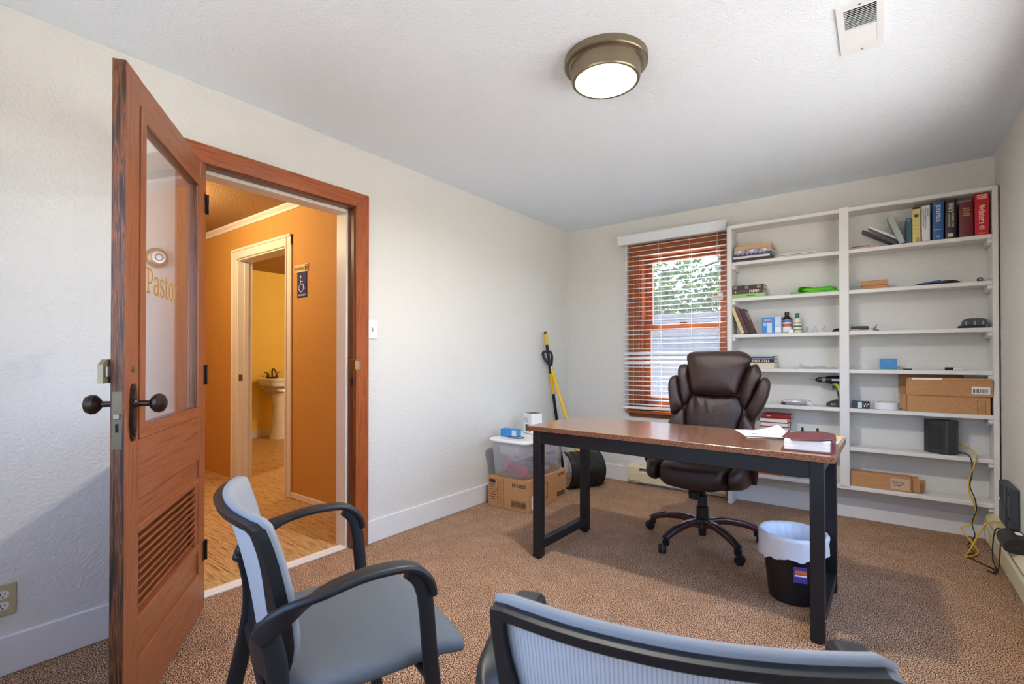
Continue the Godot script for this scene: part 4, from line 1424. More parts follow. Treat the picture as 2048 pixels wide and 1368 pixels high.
	var b1 := Vector3(0.07, 0.02, 0.2)
	var s1 := thing("straight_shovel", "long black handle with yellow grips leaning in the corner", "shovel", b1)
	for a in [[0.0, 0.012, "purple"], [0.012, 0.085, "y"], [0.085, 0.28, "b"], [0.28, 0.42, "y"], [0.42, 1.0, "b"]]:
		st = S()
		rod(st, a1.lerp(b1, a[0]) - b1, a1.lerp(b1, a[1]) - b1, 0.0175 if a[2] == "y" else 0.0145, 14)
		obj("grip" if a[2] == "y" else "handle", st, yel if a[2] == "y" else (mk("cap_purple", "3b2c4a", 0.5) if a[2] == "purple" else blk), s1)
	var s2 := thing("snow_shovel", "yellow handled snow shovel with black scoop behind the carton", "shovel", Vector3(0.38, 0, 0.42))
	var o2 := Vector3(0.38, 0, 0.42)
	var a2 := Vector3(0.034, 1.19, 0.44) - o2
	var b2 := Vector3(0.33, 0.33, 0.42) - o2
	st = S()
	rod(st, a2.lerp(b2, 0.13), b2.lerp(a2, -0.15), 0.015, 14)
	obj("handle", st, yel, s2)
	st = S()
	var ax := (a2 - b2).normalized()
	var sd := ax.cross(Vector3(1, 0.2, 0.3)).normalized()
	tube(st, curve([a2.lerp(b2, 0.14), a2.lerp(b2, 0.1) + sd * 0.02, a2.lerp(b2, 0.03) + sd * 0.05, a2 + ax * 0.02 + sd * 0.045, a2 + ax * 0.03, a2 + ax * 0.02 - sd * 0.045, a2.lerp(b2, 0.03) - sd * 0.05, a2.lerp(b2, 0.1) - sd * 0.02, a2.lerp(b2, 0.14)], 4), 0.012, 10)
	obj("d_grip", st, blk, s2)
	var scoop := Node3D.new()
	scoop.name = "scoop"
	s2.add_child(scoop)
	scoop.position = Vector3(0.0, 0.157, 0.0)
	scoop.rotation = Vector3(0, deg_to_rad(58.0), 0)
	st = S()
	var n := 14
	st.set_smooth_group(1)
	for k in n:
		for o in [[0.155, 1.0], [0.151, -1.0]]:
			var c0 := deg_to_rad(-88.0 + 190.0 * k / n)
			var c1 := deg_to_rad(-88.0 + 190.0 * (k + 1) / n)
			var p0 := Vector3(-0.17, sin(c0) * o[0], cos(c0) * o[0])
			var p1 := Vector3(-0.17, sin(c1) * o[0], cos(c1) * o[0])
			var dx := Vector3(0.34, 0, 0)
			quad(st, p0, p0 + dx, p1 + dx, p1, Vector3(0, p0.y, p0.z) * o[1])
	obj("blade", st, blk, scoop)
	for k in 6:
		st = S()
		var pp := []
		for i in 13:
			var c0 := deg_to_rad(-84.0 + 180.0 * i / 12)
			pp.append(Vector3(-0.16 + k * 0.064, sin(c0) * 0.157, cos(c0) * 0.157))
		tube(st, pp, 0.006, 6)
		obj("rib", st, blk, scoop)
	for k in 4:
		st = S()
		var pp := []
		for i in 9:
			var c0 := deg_to_rad(-60.0 + 130.0 * i / 8)
			var x := -0.15 + 0.3 * (i / 8.0) if k % 2 == 0 else 0.15 - 0.3 * (i / 8.0)
			pp.append(Vector3(x * (0.5 + 0.25 * k), sin(c0) * 0.157, cos(c0) * 0.157))
		tube(st, pp, 0.004, 6)
		obj("cross_rib", st, blk, scoop)


func build_bin() -> void:
	var t := thing("waste_bin", "black plastic waste bin with white liner by the desk leg", "waste bin", Vector3(2.205, 0, 1.615))
	var st := S()
	lathe(st, [Vector2(0, 0), Vector2(0.098, 0), Vector2(0.104, 0.006), Vector2(0.137, 0.305), Vector2(0.143, 0.312), Vector2(0.137, 0.316), Vector2(0.13, 0.3), Vector2(0.1, 0.012), Vector2(0, 0.01)], 36)
	obj("body", st, mk("bin_black", "121214", 0.45), t)
	var liner := mk("liner_white", "dcdfe3", 0.35)
	liner.backlight_enabled = true
	liner.backlight = Color(0.3, 0.3, 0.3)
	var rng := FastNoiseLite.new()
	rng.seed = 4
	rng.frequency = 6.0
	st = S()
	st.set_smooth_group(1)
	var prof := [[0.149, 0.222], [0.1475, 0.25], [0.147, 0.28], [0.148, 0.305], [0.147, 0.32], [0.138, 0.323], [0.126, 0.312], [0.117, 0.27], [0.106, 0.2], [0.093, 0.12], [0.08, 0.06], [0.05, 0.04], [0.0, 0.035]]
	var nn := 60
	var rows := []
	for i in prof.size():
		var r := []
		for k in nn:
			var g := TAU * k / nn
			var d := Vector3(cos(g), 0, sin(g))
			var e := rng.get_noise_3d(d.x, prof[i][1] * 6.0, d.z)
			var fold := 0.0025 * sin(g * 19.0 + prof[i][1] * 30.0) + e * (0.006 if i < 4 else 0.009)
			if i < 4:
				fold = absf(fold)
			var y: float = prof[i][1] + (0.035 * rng.get_noise_3d(d.x * 0.4, 5.0, d.z * 0.4) + 0.015 * sin(g * 2.0) if i == 0 else 0.0)
			r.append(Vector3(d.x * maxf(0.0, prof[i][0] + fold * (1.0 if i < 10 else 0.2)), y, d.z * maxf(0.0, prof[i][0] + fold * (1.0 if i < 10 else 0.2))))
		rows.append(r)
	for i in prof.size() - 1:
		for k in nn:
			var k2 := (k + 1) % nn
			var mid: Vector3 = rows[i][k]
			quad(st, rows[i][k], rows[i][k2], rows[i + 1][k2], rows[i + 1][k], Vector3(mid.x, 0, mid.z) if i < 4 else (Vector3.UP if i == 4 or i > 9 else Vector3(-mid.x, 0.02, -mid.z)))
	obj("liner", st, liner, t)
	var hg := Node3D.new()
	hg.name = "hang_tag"
	t.add_child(hg)
	hg.rotation.y = deg_to_rad(68.0)
	hg.position = Vector3(0.043, 0.16, 0.1285)
	hg.rotation = Vector3(-0.1, deg_to_rad(18.0), 0)
	box("card", Vector3(-0.025, -0.035, 0), Vector3(0.03, 0.035, 0.001), mk("tag_purple", "4b3a86", 0.5), hg, 0.0003)
	box("band", Vector3(-0.02, -0.006, 0.001), Vector3(0.028, 0.0, 0.0014), mk("paper_white", "e9e6e0", 0.7), hg, 0.0001)
	box("band", Vector3(-0.018, 0.002, 0.001), Vector3(0.028, 0.02, 0.0014), mk("tag_orange", "c7692f", 0.5), hg, 0.0001)


# ---------------------------------------------------------------- fittings
func build_fixtures() -> void:
	var t := thing("ceiling_light", "round bronze flush ceiling light, switched on", "ceiling light", Vector3(1.605, H, 2.4))
	var bronze := mk("lamp_bronze", "8a7d68", 0.32, 0.85)
	var st := S()
	lathe(st, [Vector2(0.142, -0.03), Vector2(0.174, -0.03), Vector2(0.178, -0.026), Vector2(0.178, 0.0), Vector2(0.142, 0.0)], 56)
	obj("mounting_ring", st, bronze, t)
	st = S()
	lathe(st, [Vector2(0.131, -0.094), Vector2(0.142, -0.095), Vector2(0.145, -0.09), Vector2(0.152, -0.034), Vector2(0.158, -0.03), Vector2(0.158, -0.012), Vector2(0.131, -0.012), Vector2(0.131, -0.094)], 56)
	obj("drum", st, bronze, t)
	st = S()
	lathe(st, [Vector2(0, -0.092), Vector2(0.08, -0.0915), Vector2(0.1305, -0.088), Vector2(0.1305, -0.03), Vector2(0, -0.03)], 56)
	var glow := mk("diffuser", "fffaf0", 0.5)
	glow.emission_enabled = true
	glow.emission = Color(1.0, 0.95, 0.86)
	glow.emission_energy_multiplier = 1.6
	obj("lamp_diffuser", st, glow, t)
	var l := OmniLight3D.new()
	l.name = "ceiling_lamp"
	l.light_color = Color(1.0, 0.98, 0.94)
	l.light_energy = 2.8
	l.light_size = 0.055
	l.omni_range = 12.0
	l.omni_attenuation = 2.0
	l.shadow_enabled = true
	t.add_child(l)
	l.position = Vector3(0, -0.034, 0)
	# ceiling vent
	var v := thing("ceiling_vent", "white louvered metal air vent in the ceiling", "vent", Vector3(2.4925, H, 2.0))
	var vw := mk("vent_white", "e4e6e9", 0.4)
	st = S()
	ring(st, poly([-0.0725, -0.17, 0.0725, -0.17, 0.0725, 0.17, -0.0725, 0.17]), poly([-0.05, -0.145, 0.05, -0.145, 0.05, 0.125, -0.05, 0.125]), 0.0, -0.008, lying)
	obj("frame", st, vw, v)
	st = S()
	for a in [[-0.054, -0.05, -0.13, 0.15], [0.05, 0.054, -0.13, 0.15], [-0.054, 0.054, -0.13, -0.125], [-0.054, 0.054, 0.145, 0.15]]:
		span(st, Vector3(a[0], 0.12, a[2]), Vector3(a[1], 0.6, a[3]), 0.0005)
	span(st, Vector3(-0.054, 0.6, -0.13), Vector3(0.054, 0.604, 0.15), 0.0005)
	obj("duct", st, mk("duct_shade_steel", "5c5f63", 0.6, 0.4), v)  # steel darkened to stand in for the shade up the duct
	st = S()
	bx(st, Vector3(0.101, 0.0016, 0.0105), Vector3.ZERO, 0.0004, Basis(Vector3.RIGHT, 0.6))
	var slat := obj("slat", st, vw, v)
	slat.position = Vector3(0, -0.005, 0.14)
	for k in range(1, 24):
		var z := 0.14 - k * 0.0113
		if k == 12:
			box("divider", Vector3(-0.051, -0.009, z - 0.004), Vector3(0.051, -0.002, z + 0.004), vw, v, 0.001)
			continue
		same(slat, v, Vector3(0, -0.005, z), Vector3(0 if k < 12 else -1.2, 0, 0))
	for z in [0.135 + 0.025, -0.158]:
		st = S()
		lathe(st, [Vector2(0, -0.0105), Vector2(0.004, -0.0095), Vector2(0.005, -0.008), Vector2(0, -0.008)], 10, Transform3D(Basis.IDENTITY, Vector3(0, 0, z)))
		obj("screw", st, mk("worn_steel", "8d8a84", 0.35, 0.8), v)
	# light switch
	var s := thing("light_switch", "white toggle light switch plate beside the doorway", "light switch", Vector3(0, 1.333, 2.408), PI / 2)
	var pl := mk("switch_white", "ecebe8", 0.3)
	box("plate", Vector3(-0.036, -0.059, 0), Vector3(0.036, 0.059, 0.006), pl, s, 0.002)
	box("slot", Vector3(-0.006, -0.013, 0.006), Vector3(0.006, 0.013, 0.0066), mk("print_grey", "8b8a88", 0.7), s, 0.0002)
	st = S()
	bx(st, Vector3(0.008, 0.011, 0.018), Vector3(0, 0.004, 0.012), 0.002, Basis(Vector3.RIGHT, -0.4))
	obj("toggle", st, pl, s)
	for y in [-0.04, 0.04]:
		st = S()
		lathe(st, [Vector2(0, 0.006), Vector2(0.003, 0.006), Vector2(0.002, 0.0072), Vector2(0, 0.0074)], 8, Transform3D(Basis(Vector3.RIGHT, PI / 2), Vector3(0, y, 0)))
		obj("screw", st, pl, s)
	# outlet
	var o := thing("wall_outlet", "beige double wall outlet behind the open door", "outlet", Vector3(0, 0.272, 4.017), PI / 2)
	box("plate", Vector3(-0.036, -0.057, 0), Vector3(0.036, 0.057, 0.006), mk("outlet_beige", "b9a982", 0.4), o, 0.002)
	for y in [-0.02, 0.02]:
		var f := Node3D.new()
		f.name = "socket"
		o.add_child(f, true)
		st = S()
		prism(st, rrect(0.034, 0.029, 0.012, 3), 0.0075, Transform3D(Basis.IDENTITY, Vector3(0, y, 0)))
		obj("face", st, mk("socket_white", "dddad2", 0.35), f)
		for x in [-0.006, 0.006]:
			box("slot", Vector3(x - 0.0012, y - 0.002, 0.0074), Vector3(x + 0.0012, y + 0.007, 0.008), mk("recess_shade", "16110d", 0.9), f, 0.0002)  # dark chips on the face, painted shade of the pin slots
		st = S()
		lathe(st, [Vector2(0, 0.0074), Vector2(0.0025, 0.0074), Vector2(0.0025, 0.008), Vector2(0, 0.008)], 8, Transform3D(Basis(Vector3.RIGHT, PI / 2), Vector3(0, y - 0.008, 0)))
		obj("ground_hole", st, mk("recess_shade", "16110d", 0.9), f)  # dark disc coloured as the shade in the ground pin hole
	# thermostat
	var th := thing("thermostat", "round beige dial thermostat on the wall behind the door glass", "thermostat", Vector3(0, 1.593, 3.551), PI / 2)
	var flat90 := Transform3D(Basis(Vector3.RIGHT, PI / 2), Vector3.ZERO)
	st = S()
	lathe(st, [Vector2(0.0, 0.0), Vector2(0.044, 0.0), Vector2(0.044, 0.01), Vector2(0.038, 0.022), Vector2(0.03, 0.028), Vector2(0, 0.028)], 36, flat90)
	obj("ring", st, mk("thermostat_gold", "a5906a", 0.35, 0.6), th)
	st = S()
	lathe(st, [Vector2(0.0, 0.028), Vector2(0.027, 0.028), Vector2(0.025, 0.033), Vector2(0, 0.034)], 32, flat90)
	obj("dial", st, mk("thermostat_silver", "dcdcd8", 0.25, 0.5), th)
	st = S()
	lathe(st, [Vector2(0.012, 0.034), Vector2(0.016, 0.034), Vector2(0.016, 0.0352), Vector2(0.012, 0.0352), Vector2(0.012, 0.034)], 24, flat90)
	obj("scale_ring", st, mk("print_dark", "4a4a4a", 0.6), th)


func build_heaters() -> void:
	var cream := mk("heater_cream", "d5c9a6", 0.4)
	for a in [["long cream baseboard heater along the wall with the wide window", Vector3(W, 0, 0.09), -PI / 2, 4.4, 0.2], ["cream baseboard heater under the blinds", Vector3(0.675, 0, 0), 0.0, 0.86, 0.18]]:
		var t := thing("baseboard_heater", a[0], "heater", a[1], a[2])
		# local: x along the wall, z into the room
		var len: float = a[3]
		var h: float = a[4]
		var k := h / 0.2
		var sw := Transform3D(Basis(Vector3(0, 0, 1), Vector3.UP, Vector3(1, 0, 0)), Vector3.ZERO)
		var st := S()
		prism(st, poly([0.0, 0.02, 0.006, 0.02, 0.006, 0.188 * k, 0.05, 0.188 * k, 0.066, 0.168 * k, 0.07, 0.17 * k, 0.053, 0.194 * k, 0.0, 0.194 * k]), len, sw)
		obj("back_and_hood", st, cream, t)
		st = S()
		prism(st, poly([0.06, 0.028, 0.066, 0.028, 0.07, 0.125 * k, 0.062, 0.138 * k, 0.056, 0.138 * k, 0.064, 0.122 * k]), len, sw)
		obj("front_panel", st, cream, t)
		st = S()
		prism(st, poly([0.02, 0.15 * k, 0.052, 0.152 * k, 0.052, 0.156 * k, 0.02, 0.154 * k]), len - 0.01, sw)
		obj("damper", st, mk("heater_grey", "8d8676", 0.4, 0.3), t)
		box("fin_core", Vector3(0.01, 0.05, 0.012), Vector3(len - 0.01, 0.11, 0.046), mk("fin_aluminium", "a3a29e", 0.45, 0.7), t, 0.002)
		for x in [0.0, len - 0.11]:
			st = S()
			prism(st, smoothed(poly([0.0, 0.012, 0.074, 0.012, 0.076, 0.14 * k, 0.056, h, 0.0, h]), 1), 0.11, Transform3D(sw.basis, Vector3(x, 0, 0)))
			obj("end_cap", st, cream, t)
	# modem on the wall and the black set on the heater
	var m := thing("wall_modem", "dark grey modem box fixed to the wall above the heater", "modem", Vector3(W - 0.002, 0.225, 0.52), -PI / 2)
	var g := mk("modem_grey", "3c3f43", 0.5)
	box("body", Vector3(-0.14, 0.0, 0), Vector3(0.14, 0.235, 0.036), g, m, 0.008)
	box("lower_cover", Vector3(-0.138, 0.004, 0.034), Vector3(0.05, 0.118, 0.042), g, m, 0.006)
	box("upper_cover", Vector3(-0.138, 0.128, 0.034), Vector3(0.05, 0.23, 0.042), g, m, 0.006)
	var st := S()
	for i in 6:
		for j in 10:
			bx(st, Vector3(0.004, 0.004, 0.001), Vector3(-0.08 + i * 0.013, 0.14 + j * 0.0085, 0.0423), 0.0003)
	obj("vent_hole", st, mk("recess_shade", "16110d", 0.9), m).set_meta("kind", "stuff")  # surface dots coloured like the shade inside vent holes
	for y in [0.055, 0.19]:
		box("clip_slot", Vector3(0.075, y, 0.0358), Vector3(0.11, y + 0.014, 0.0366), mk("recess_shade", "16110d", 0.9), m, 0.0005)  # dark strip painted for the shade in the clip slot
	var p := thing("adapter_box", "black plastic adapter box resting on the long heater", "adapter", Vector3(3.078, 0.1945, 0.83), -PI / 2)
	st = S()
	prism(st, smoothed(poly([-0.05, 0.0, 0.05, 0.0, 0.05, 0.05, 0.02, 0.075, -0.05, 0.075]), 1), 0.2, Transform3D(Basis(Vector3(0, 0, 1), Vector3.UP, Vector3(1, 0, 0)), Vector3(-0.1, 0, 0)))
	obj("case", st, mk("adapter_black", "1b1c1f", 0.35), p)
	box("groove", Vector3(-0.1005, 0.034, -0.0505), Vector3(0.1005, 0.037, 0.0505), mk("recess_shade", "16110d", 0.9), p, 0.0005)  # dark band round the case, painted in place of groove shade
	box("sticker", Vector3(-0.03, 0.0752, -0.03), Vector3(0.02, 0.0758, -0.005), mk("paper_white", "e9e6e0", 0.7), p, 0.0002)


# ---------------------------------------------------------------- books and small things on the shelves
# A book standing with its spine to the room: x is its thickness, y its height, z its depth.
func book(label: String, w: float, h: float, d: float, cover: String, group: String, pages := "e6dfcf", rough := 0.45, round_spine := false) -> Node3D:
	var t := thing("book", label, "book", Vector3.ZERO, 0.0, group)
	var m := mk("cover_" + cover, cover, rough)
	var st := S()
	var b := 0.0025
	span(st, Vector3(-w / 2, 0, -d), Vector3(-w / 2 + b, h, 0), 0.0008)
	span(st, Vector3(w / 2 - b, 0, -d), Vector3(w / 2, h, 0), 0.0008)
	if round_spine:
		var sec := PackedVector2Array()
		for k in 9:
			var a := PI * k / 8.0
			sec.append(Vector2(cos(a) * w / 2, sin(a) * 0.006))
		prism(st, sec, h, Transform3D(Basis(Vector3.RIGHT, Vector3(0, 0, 1), Vector3.UP), Vector3.ZERO))
	else:
		span(st, Vector3(-w / 2, 0, -b), Vector3(w / 2, h, 0.0005), 0.0008)
	obj("cover", st, m, t)
	box("pages", Vector3(-w / 2 + b, 0.004, -d + 0.004), Vector3(w / 2 - b, h - 0.004, -b), mk("pages_" + pages, pages, 0.8), t, 0.0005)
	return t


func spine(t: Node3D, s: String, len: float, size: float, y: float, hex: String, x := 0.0, z := 0.001, font := "Droid Serif", bold := true) -> void:
	text(t, s, len, size, mk("foil_" + hex, hex, 0.4), Vector3(x, y, z), Vector3(0, 0, -PI / 2), font, bold)


# Lay a book flat, spine to the room, its spine running along x from x0.
func lay(t: Node3D, x0: float, y: float, z: float, w: float, turn := 0.0) -> void:
	t.basis = Basis(Vector3.UP, turn) * Basis(Vector3.BACK, -PI / 2)
	t.position = Vector3(x0, y + w / 2, z)


func build_shelf_items() -> void:
	var gp := "books on the wall shelf"
	var b: Node3D
	var st: SurfaceTool
	# --- window bay, top board
	var y := 1.9155
	for a in [
		["thin black book at the bottom of the five-book stack", 0.024, 0.285, "201f22", 1.606, "ded9d2"],
		["white picture-cover book second from the bottom of its stack", 0.017, 0.262, "d9cfc8", 1.612, "e6dfcf"],
		["navy banded book in the middle of the five-book stack", 0.019, 0.268, "2d3a5a", 1.615, "e6dfcf"],
		["lilac floral book under the tan one on its stack", 0.032, 0.265, "a99ba6", 1.62, "d8cdbb"],
		["tan book on top of the five-book stack", 0.026, 0.262, "c89a56", 1.626, "d8c49a"],
	]:
		b = book(a[0], a[1], a[2], 0.14, a[3], gp, a[5])
		lay(b, a[4], y, 0.158, a[1])
		if a[3] == "2d3a5a":
			spine(b, "- - - - - - -", 0.2, 0.006, 0.13, "aab4c8")
		elif a[3] == "a99ba6":
			for k in 5:
				box("printed_flower", Vector3(-0.01, 0.03 + k * 0.045, 0.0003), Vector3(0.008, 0.05 + k * 0.045, 0.0009), mk("flower_%d" % (k % 2), ["e3dadd", "7d6c8c"][k % 2], 0.6), b, 0.0002)
		y += a[1] + 0.0005
	for a in [["white magazine lying flat under the booklet", 1.905, 0.305, 0.009, 1.9155, "d9d6cf"], ["pale booklet lying on the flat magazine", 1.93, 0.245, 0.012, 1.925, "e3ddd2"]]:
		var t := thing("magazine", a[0], "magazine", Vector3(a[1], a[4], 0.06), 0.0, "magazines on the top board")
		box("sheets", Vector3(0, 0, -0.04), Vector3(a[2], a[3], 0.1), mk("mag_" + a[5], a[5], 0.6), t, 0.001)
		box("cover_edge", Vector3(0, 0, 0.1), Vector3(a[2], a[3] * 0.3, 0.1006), mk("print_dark", "4a4a4a", 0.6), t, 0.0002)
	# second board: bibles and the green tray
	y = 1.6305
	for a in [
		["green and white book at the bottom of the bible stack", 0.03, 0.235, "8fc06a", 1.6, "e8e6da"],
		["brown book with gold letters between two others", 0.033, 0.23, "4a3230", 1.6, "cdb894"],
		["black bible with gold bands on top of its stack", 0.033, 0.23, "1e1a1b", 1.601, "cbb58a"],
	]:
		b = book(a[0], a[1], a[2], 0.13, a[3], gp, a[5])
		lay(b, a[4], y, 0.158, a[1])
		if a[3] == "1e1a1b":
			for yy in [0.025, 0.11, 0.195]:
				for k in 4:
					box("gold_band", Vector3(-0.012, yy - 0.012 + k * 0.007, 0.0003), Vector3(0.012, yy - 0.009 + k * 0.007, 0.001), mk("foil_c9a860", "c9a860", 0.4), b, 0.0002)
		elif a[3] == "4a3230":
			for k in 6:
				box("gold_stroke", Vector3(-0.01, 0.13 + k * 0.012, 0.0003), Vector3(0.01 - 0.004 * (k % 2), 0.137 + k * 0.012, 0.001), mk("foil_e2cfa0", "e2cfa0", 0.4), b, 0.0002)
			box("gold_cross", Vector3(-0.01, 0.028, 0.0003), Vector3(0.01, 0.032, 0.001), mk("foil_e2cfa0", "e2cfa0", 0.4), b, 0.0002)
			box("gold_cross", Vector3(0.002, 0.022, 0.0003), Vector3(0.006, 0.038, 0.001), mk("foil_e2cfa0", "e2cfa0", 0.4), b, 0.0002)
		else:
			box("green_title", Vector3(-0.004, 0.11, 0.0003), Vector3(0.005, 0.17, 0.001), mk("foil_3d7a3a", "3d7a3a", 0.4), b, 0.0002)
		y += a[1] + 0.0005
	var gt := thing("green_folder", "bright green plastic folder lying on the second board", "folder", Vector3(2.01, 1.6305, 0.14))
	var grn := mk("green_plastic", "58b31c", 0.3)
	box("base_sheet", Vector3(0, 0, -0.11), Vector3(0.3, 0.012, 0.02), grn, gt, 0.003)
	st = S()
	puff(st, smoothed(poly([0.05, -0.1, 0.07, 0.09, 0.2, 0.1, 0.29, 0.1, 0.285, -0.01, 0.06, -0.012]), 2), 0.036, 0.0, func(x: float, yy: float, z: float) -> Vector3: return Vector3(x, 0.012 + z * (1.0 + 0.2 * sin(x * 30.0)), -yy), 6, 3.0)
	obj("bulging_pocket", st, grn, gt)
	st = S()
	lathe(st, [Vector2(0.008, -0.001), Vector2(0.013, -0.001), Vector2(0.013, 0.001), Vector2(0.008, 0.001)], 14, Transform3D(Basis(Vector3.RIGHT, PI / 2), Vector3(0.08, 0.02, 0.0)))
	obj("handle_hole", st, mk("dark_green", "1f4a17", 0.5), gt)
	# third board: leaning books, boxes, bottles
	for a in [["cream paperback leaning at the end of the medicine board", 0.026, 0.225, "cdb98a", 1.682, 0.36], ["maroon book leaning between cream and black books", 0.024, 0.215, "5e2a2c", 1.713, 0.355], ["black and red book leaning toward the blue box", 0.03, 0.205, "2a1716", 1.745, 0.36]]:
		b = book(a[0], a[1], a[2], 0.13, a[3], gp)
		b.position = Vector3(a[4], 1.3425 + sin(a[5]) * a[1] / 2 + 0.0005, 0.155)
		b.rotation.z = a[5]
		if a[3] == "2a1716":
			for k in 4:
				box("cover_print", Vector3(0.0152, 0.11 + k * 0.02, -0.115), Vector3(0.0158, 0.122 + k * 0.02, -0.015), mk("print_sand", "c9a58c", 0.6), b, 0.0002)
			box("cover_picture", Vector3(0.0152, 0.02, -0.12), Vector3(0.0157, 0.095, -0.01), mk("cover_rust", "8a3b22", 0.5), b, 0.0002)
	var t := thing("medicine_box", "bright blue box on the medicine board", "box", Vector3(1.856, 1.3425, 0.13))
	box("carton", Vector3(-0.044, 0, -0.05), Vector3(0.044, 0.126, 0), mk("box_azure", "2a82c6", 0.4), t, 0.002)
	box("printed_panel", Vector3(-0.008, 0.01, 0), Vector3(0.026, 0.085, 0.0006), mk("print_pale", "c3d4dd", 0.5), t, 0.0002)
	box("printed_title", Vector3(-0.036, 0.06, 0), Vector3(-0.012, 0.085, 0.0006), mk("print_sky", "8cc0e6", 0.5), t, 0.0002)
	box("printed_banner", Vector3(-0.028, 0.1, 0), Vector3(0.02, 0.112, 0.0006), mk("print_rose", "d59aa6", 0.5), t, 0.0002)
	t = thing("ointment_box", "tall pale blue box beside the brown bottle", "box", Vector3(1.923, 1.3425, 0.13))
	box("carton", Vector3(-0.023, 0, -0.04), Vector3(0.023, 0.136, 0), mk("box_paleblue", "a9bfdc", 0.4), t, 0.002)
	box("printed_panel", Vector3(-0.019, 0.06, 0), Vector3(0.019, 0.125, 0.0006), mk("print_pale", "c3d4dd", 0.5), t, 0.0002)
	box("printed_panel", Vector3(-0.019, 0.012, 0), Vector3(0.019, 0.05, 0.0006), mk("paper_white", "e9e6e0", 0.7), t, 0.0002)
	t = thing("peroxide_bottle", "brown bottle with white label and black cap", "bottle", Vector3(1.979, 1.3425, 0.1))
	st = S()
	lathe(st, [Vector2(0, 0), Vector2(0.029, 0), Vector2(0.031, 0.004), Vector2(0.031, 0.105), Vector2(0.027, 0.118), Vector2(0.014, 0.132), Vector2(0.013, 0.14), Vector2(0, 0.14)], 26)
	obj("body", st, mk("bottle_brown", "2a1a14", 0.25), t)
	st = S()
	lathe(st, [Vector2(0.0313, 0.008), Vector2(0.0316, 0.009), Vector2(0.0316, 0.1), Vector2(0.0313, 0.101)], 26)
	obj("label", st, mk("paper_white", "e9e6e0", 0.7), t)
	st = S()
	lathe(st, [Vector2(0.0317, 0.083), Vector2(0.0318, 0.084), Vector2(0.0318, 0.099), Vector2(0.0317, 0.1)], 26)
	obj("label_band", st, mk("label_blue", "4a5f9e", 0.5), t)
	st = S()
	lathe(st, [Vector2(0.0317, 0.05), Vector2(0.0318, 0.051), Vector2(0.0318, 0.072), Vector2(0.0317, 0.073)], 26)
	obj("label_band", st, mk("label_red", "b0625a", 0.5), t)
	st = S()
	lathe(st, [Vector2(0, 0.138), Vector2(0.0155, 0.138), Vector2(0.0155, 0.162), Vector2(0, 0.164)], 20)
	obj("cap", st, mk("cap_black", "1a1614", 0.4), t)
	t = thing("rubbing_bottle", "cream bottle with a dark green cap", "bottle", Vector3(2.048, 1.3425, 0.1))
	st = S()
	lathe(st, [Vector2(0, 0), Vector2(0.026, 0), Vector2(0.029, 0.006), Vector2(0.029, 0.085), Vector2(0.022, 0.105), Vector2(0.012, 0.114), Vector2(0, 0.114)], 26)
	obj("body", st, mk("bottle_cream", "d9d8c3", 0.3), t)
	for k in 3:
		st = S()
		lathe(st, [Vector2(0.0293, 0.02 + k * 0.025), Vector2(0.0295, 0.021 + k * 0.025), Vector2(0.0295, 0.03 + k * 0.025), Vector2(0.0293, 0.031 + k * 0.025)], 26)
		obj("label_band", st, mk("label_%d" % k, ["77a05a", "4f5a48", "cf8a58"][k], 0.5), t)
	st = S()
	lathe(st, [Vector2(0, 0.112), Vector2(0.014, 0.112), Vector2(0.013, 0.15), Vector2(0, 0.151)], 20)
	obj("cap", st, mk("cap_green", "0f6a3c", 0.35), t)
	t = thing("pill_packet", "tiny white packet before the cream bottle", "packet", Vector3(2.012, 1.3425, 0.155), 0.3)
	box("card", Vector3(-0.016, 0, -0.006), Vector3(0.016, 0.026, 0.006), mk("paper_white", "e9e6e0", 0.7), t, 0.002)
	var clr := glass("clear_easel", "eef0ee", 0.45, 0.1)
	for a in [[2.113, "small clear plastic easel next to the cream bottle"], [2.165, "small clear plastic easel in the middle of three"], [2.222, "small clear plastic easel by the black case"]]:
		t = thing("display_easel", a[1], "easel", Vector3(a[0], 1.3425, 0.12), 0.2, "clear easels on the medicine board")
		for s in [-1.0, 1.0]:
			st = S()
			tube(st, [Vector3(s * 0.021, 0.002, 0.012), Vector3(0, 0.046, 0), Vector3(s * 0.012, 0.002, -0.03)], 0.0022, 6)
			obj("leg", st, clr, t)
	t = thing("glasses_case", "small black case poking out beside the middle post", "case", Vector3(2.31, 1.3425, 0.085), -0.1)
	st = S()
	puff(st, smoothed(poly([-0.045, -0.03, 0.06, -0.03, 0.06, 0.03, -0.045, 0.03]), 2), 0.028, 0.0, lying, 5, 2.6)
	obj("case", st, mk("cap_black", "1a1614", 0.4), t)
	# fourth board: three books behind the chair, a bag of ties
	y = 1.0755
	for a in [
		["cream book under the black bible on the fourth board", 0.045, 0.2, "d9cdb0", 1.7, "e6dfcf"],
		["black book lettered THE BIBLE in its stack", 0.026, 0.2, "231c1a", 1.7, "d8cfba"],
		["blue and white book on top of the black bible", 0.024, 0.2, "3a4d72", 1.7, "cfc3ad"],
	]:
		b = book(a[0], a[1], a[2], 0.13, a[3], gp, a[5])
		lay(b, a[4], y, 0.152, a[1], -0.04)
		if a[3] == "231c1a":
			spine(b, "THE BIBLE", 0.15, 0.016, 0.095, "e6dcc2")
		elif a[3] == "3a4d72":
			for k in 2:
				box("white_band", Vector3(-0.0105 + k * 0.018, 0.01, 0.0003), Vector3(-0.0075 + k * 0.018, 0.19, 0.001), mk("paper_white", "e9e6e0", 0.7), b, 0.0002)
		y += a[1] + 0.0005
	t = thing("tie_bag", "clear plastic bag of cable ties on the fourth board", "bag", Vector3(2.17, 1.0755, 0.12))
	st = S()
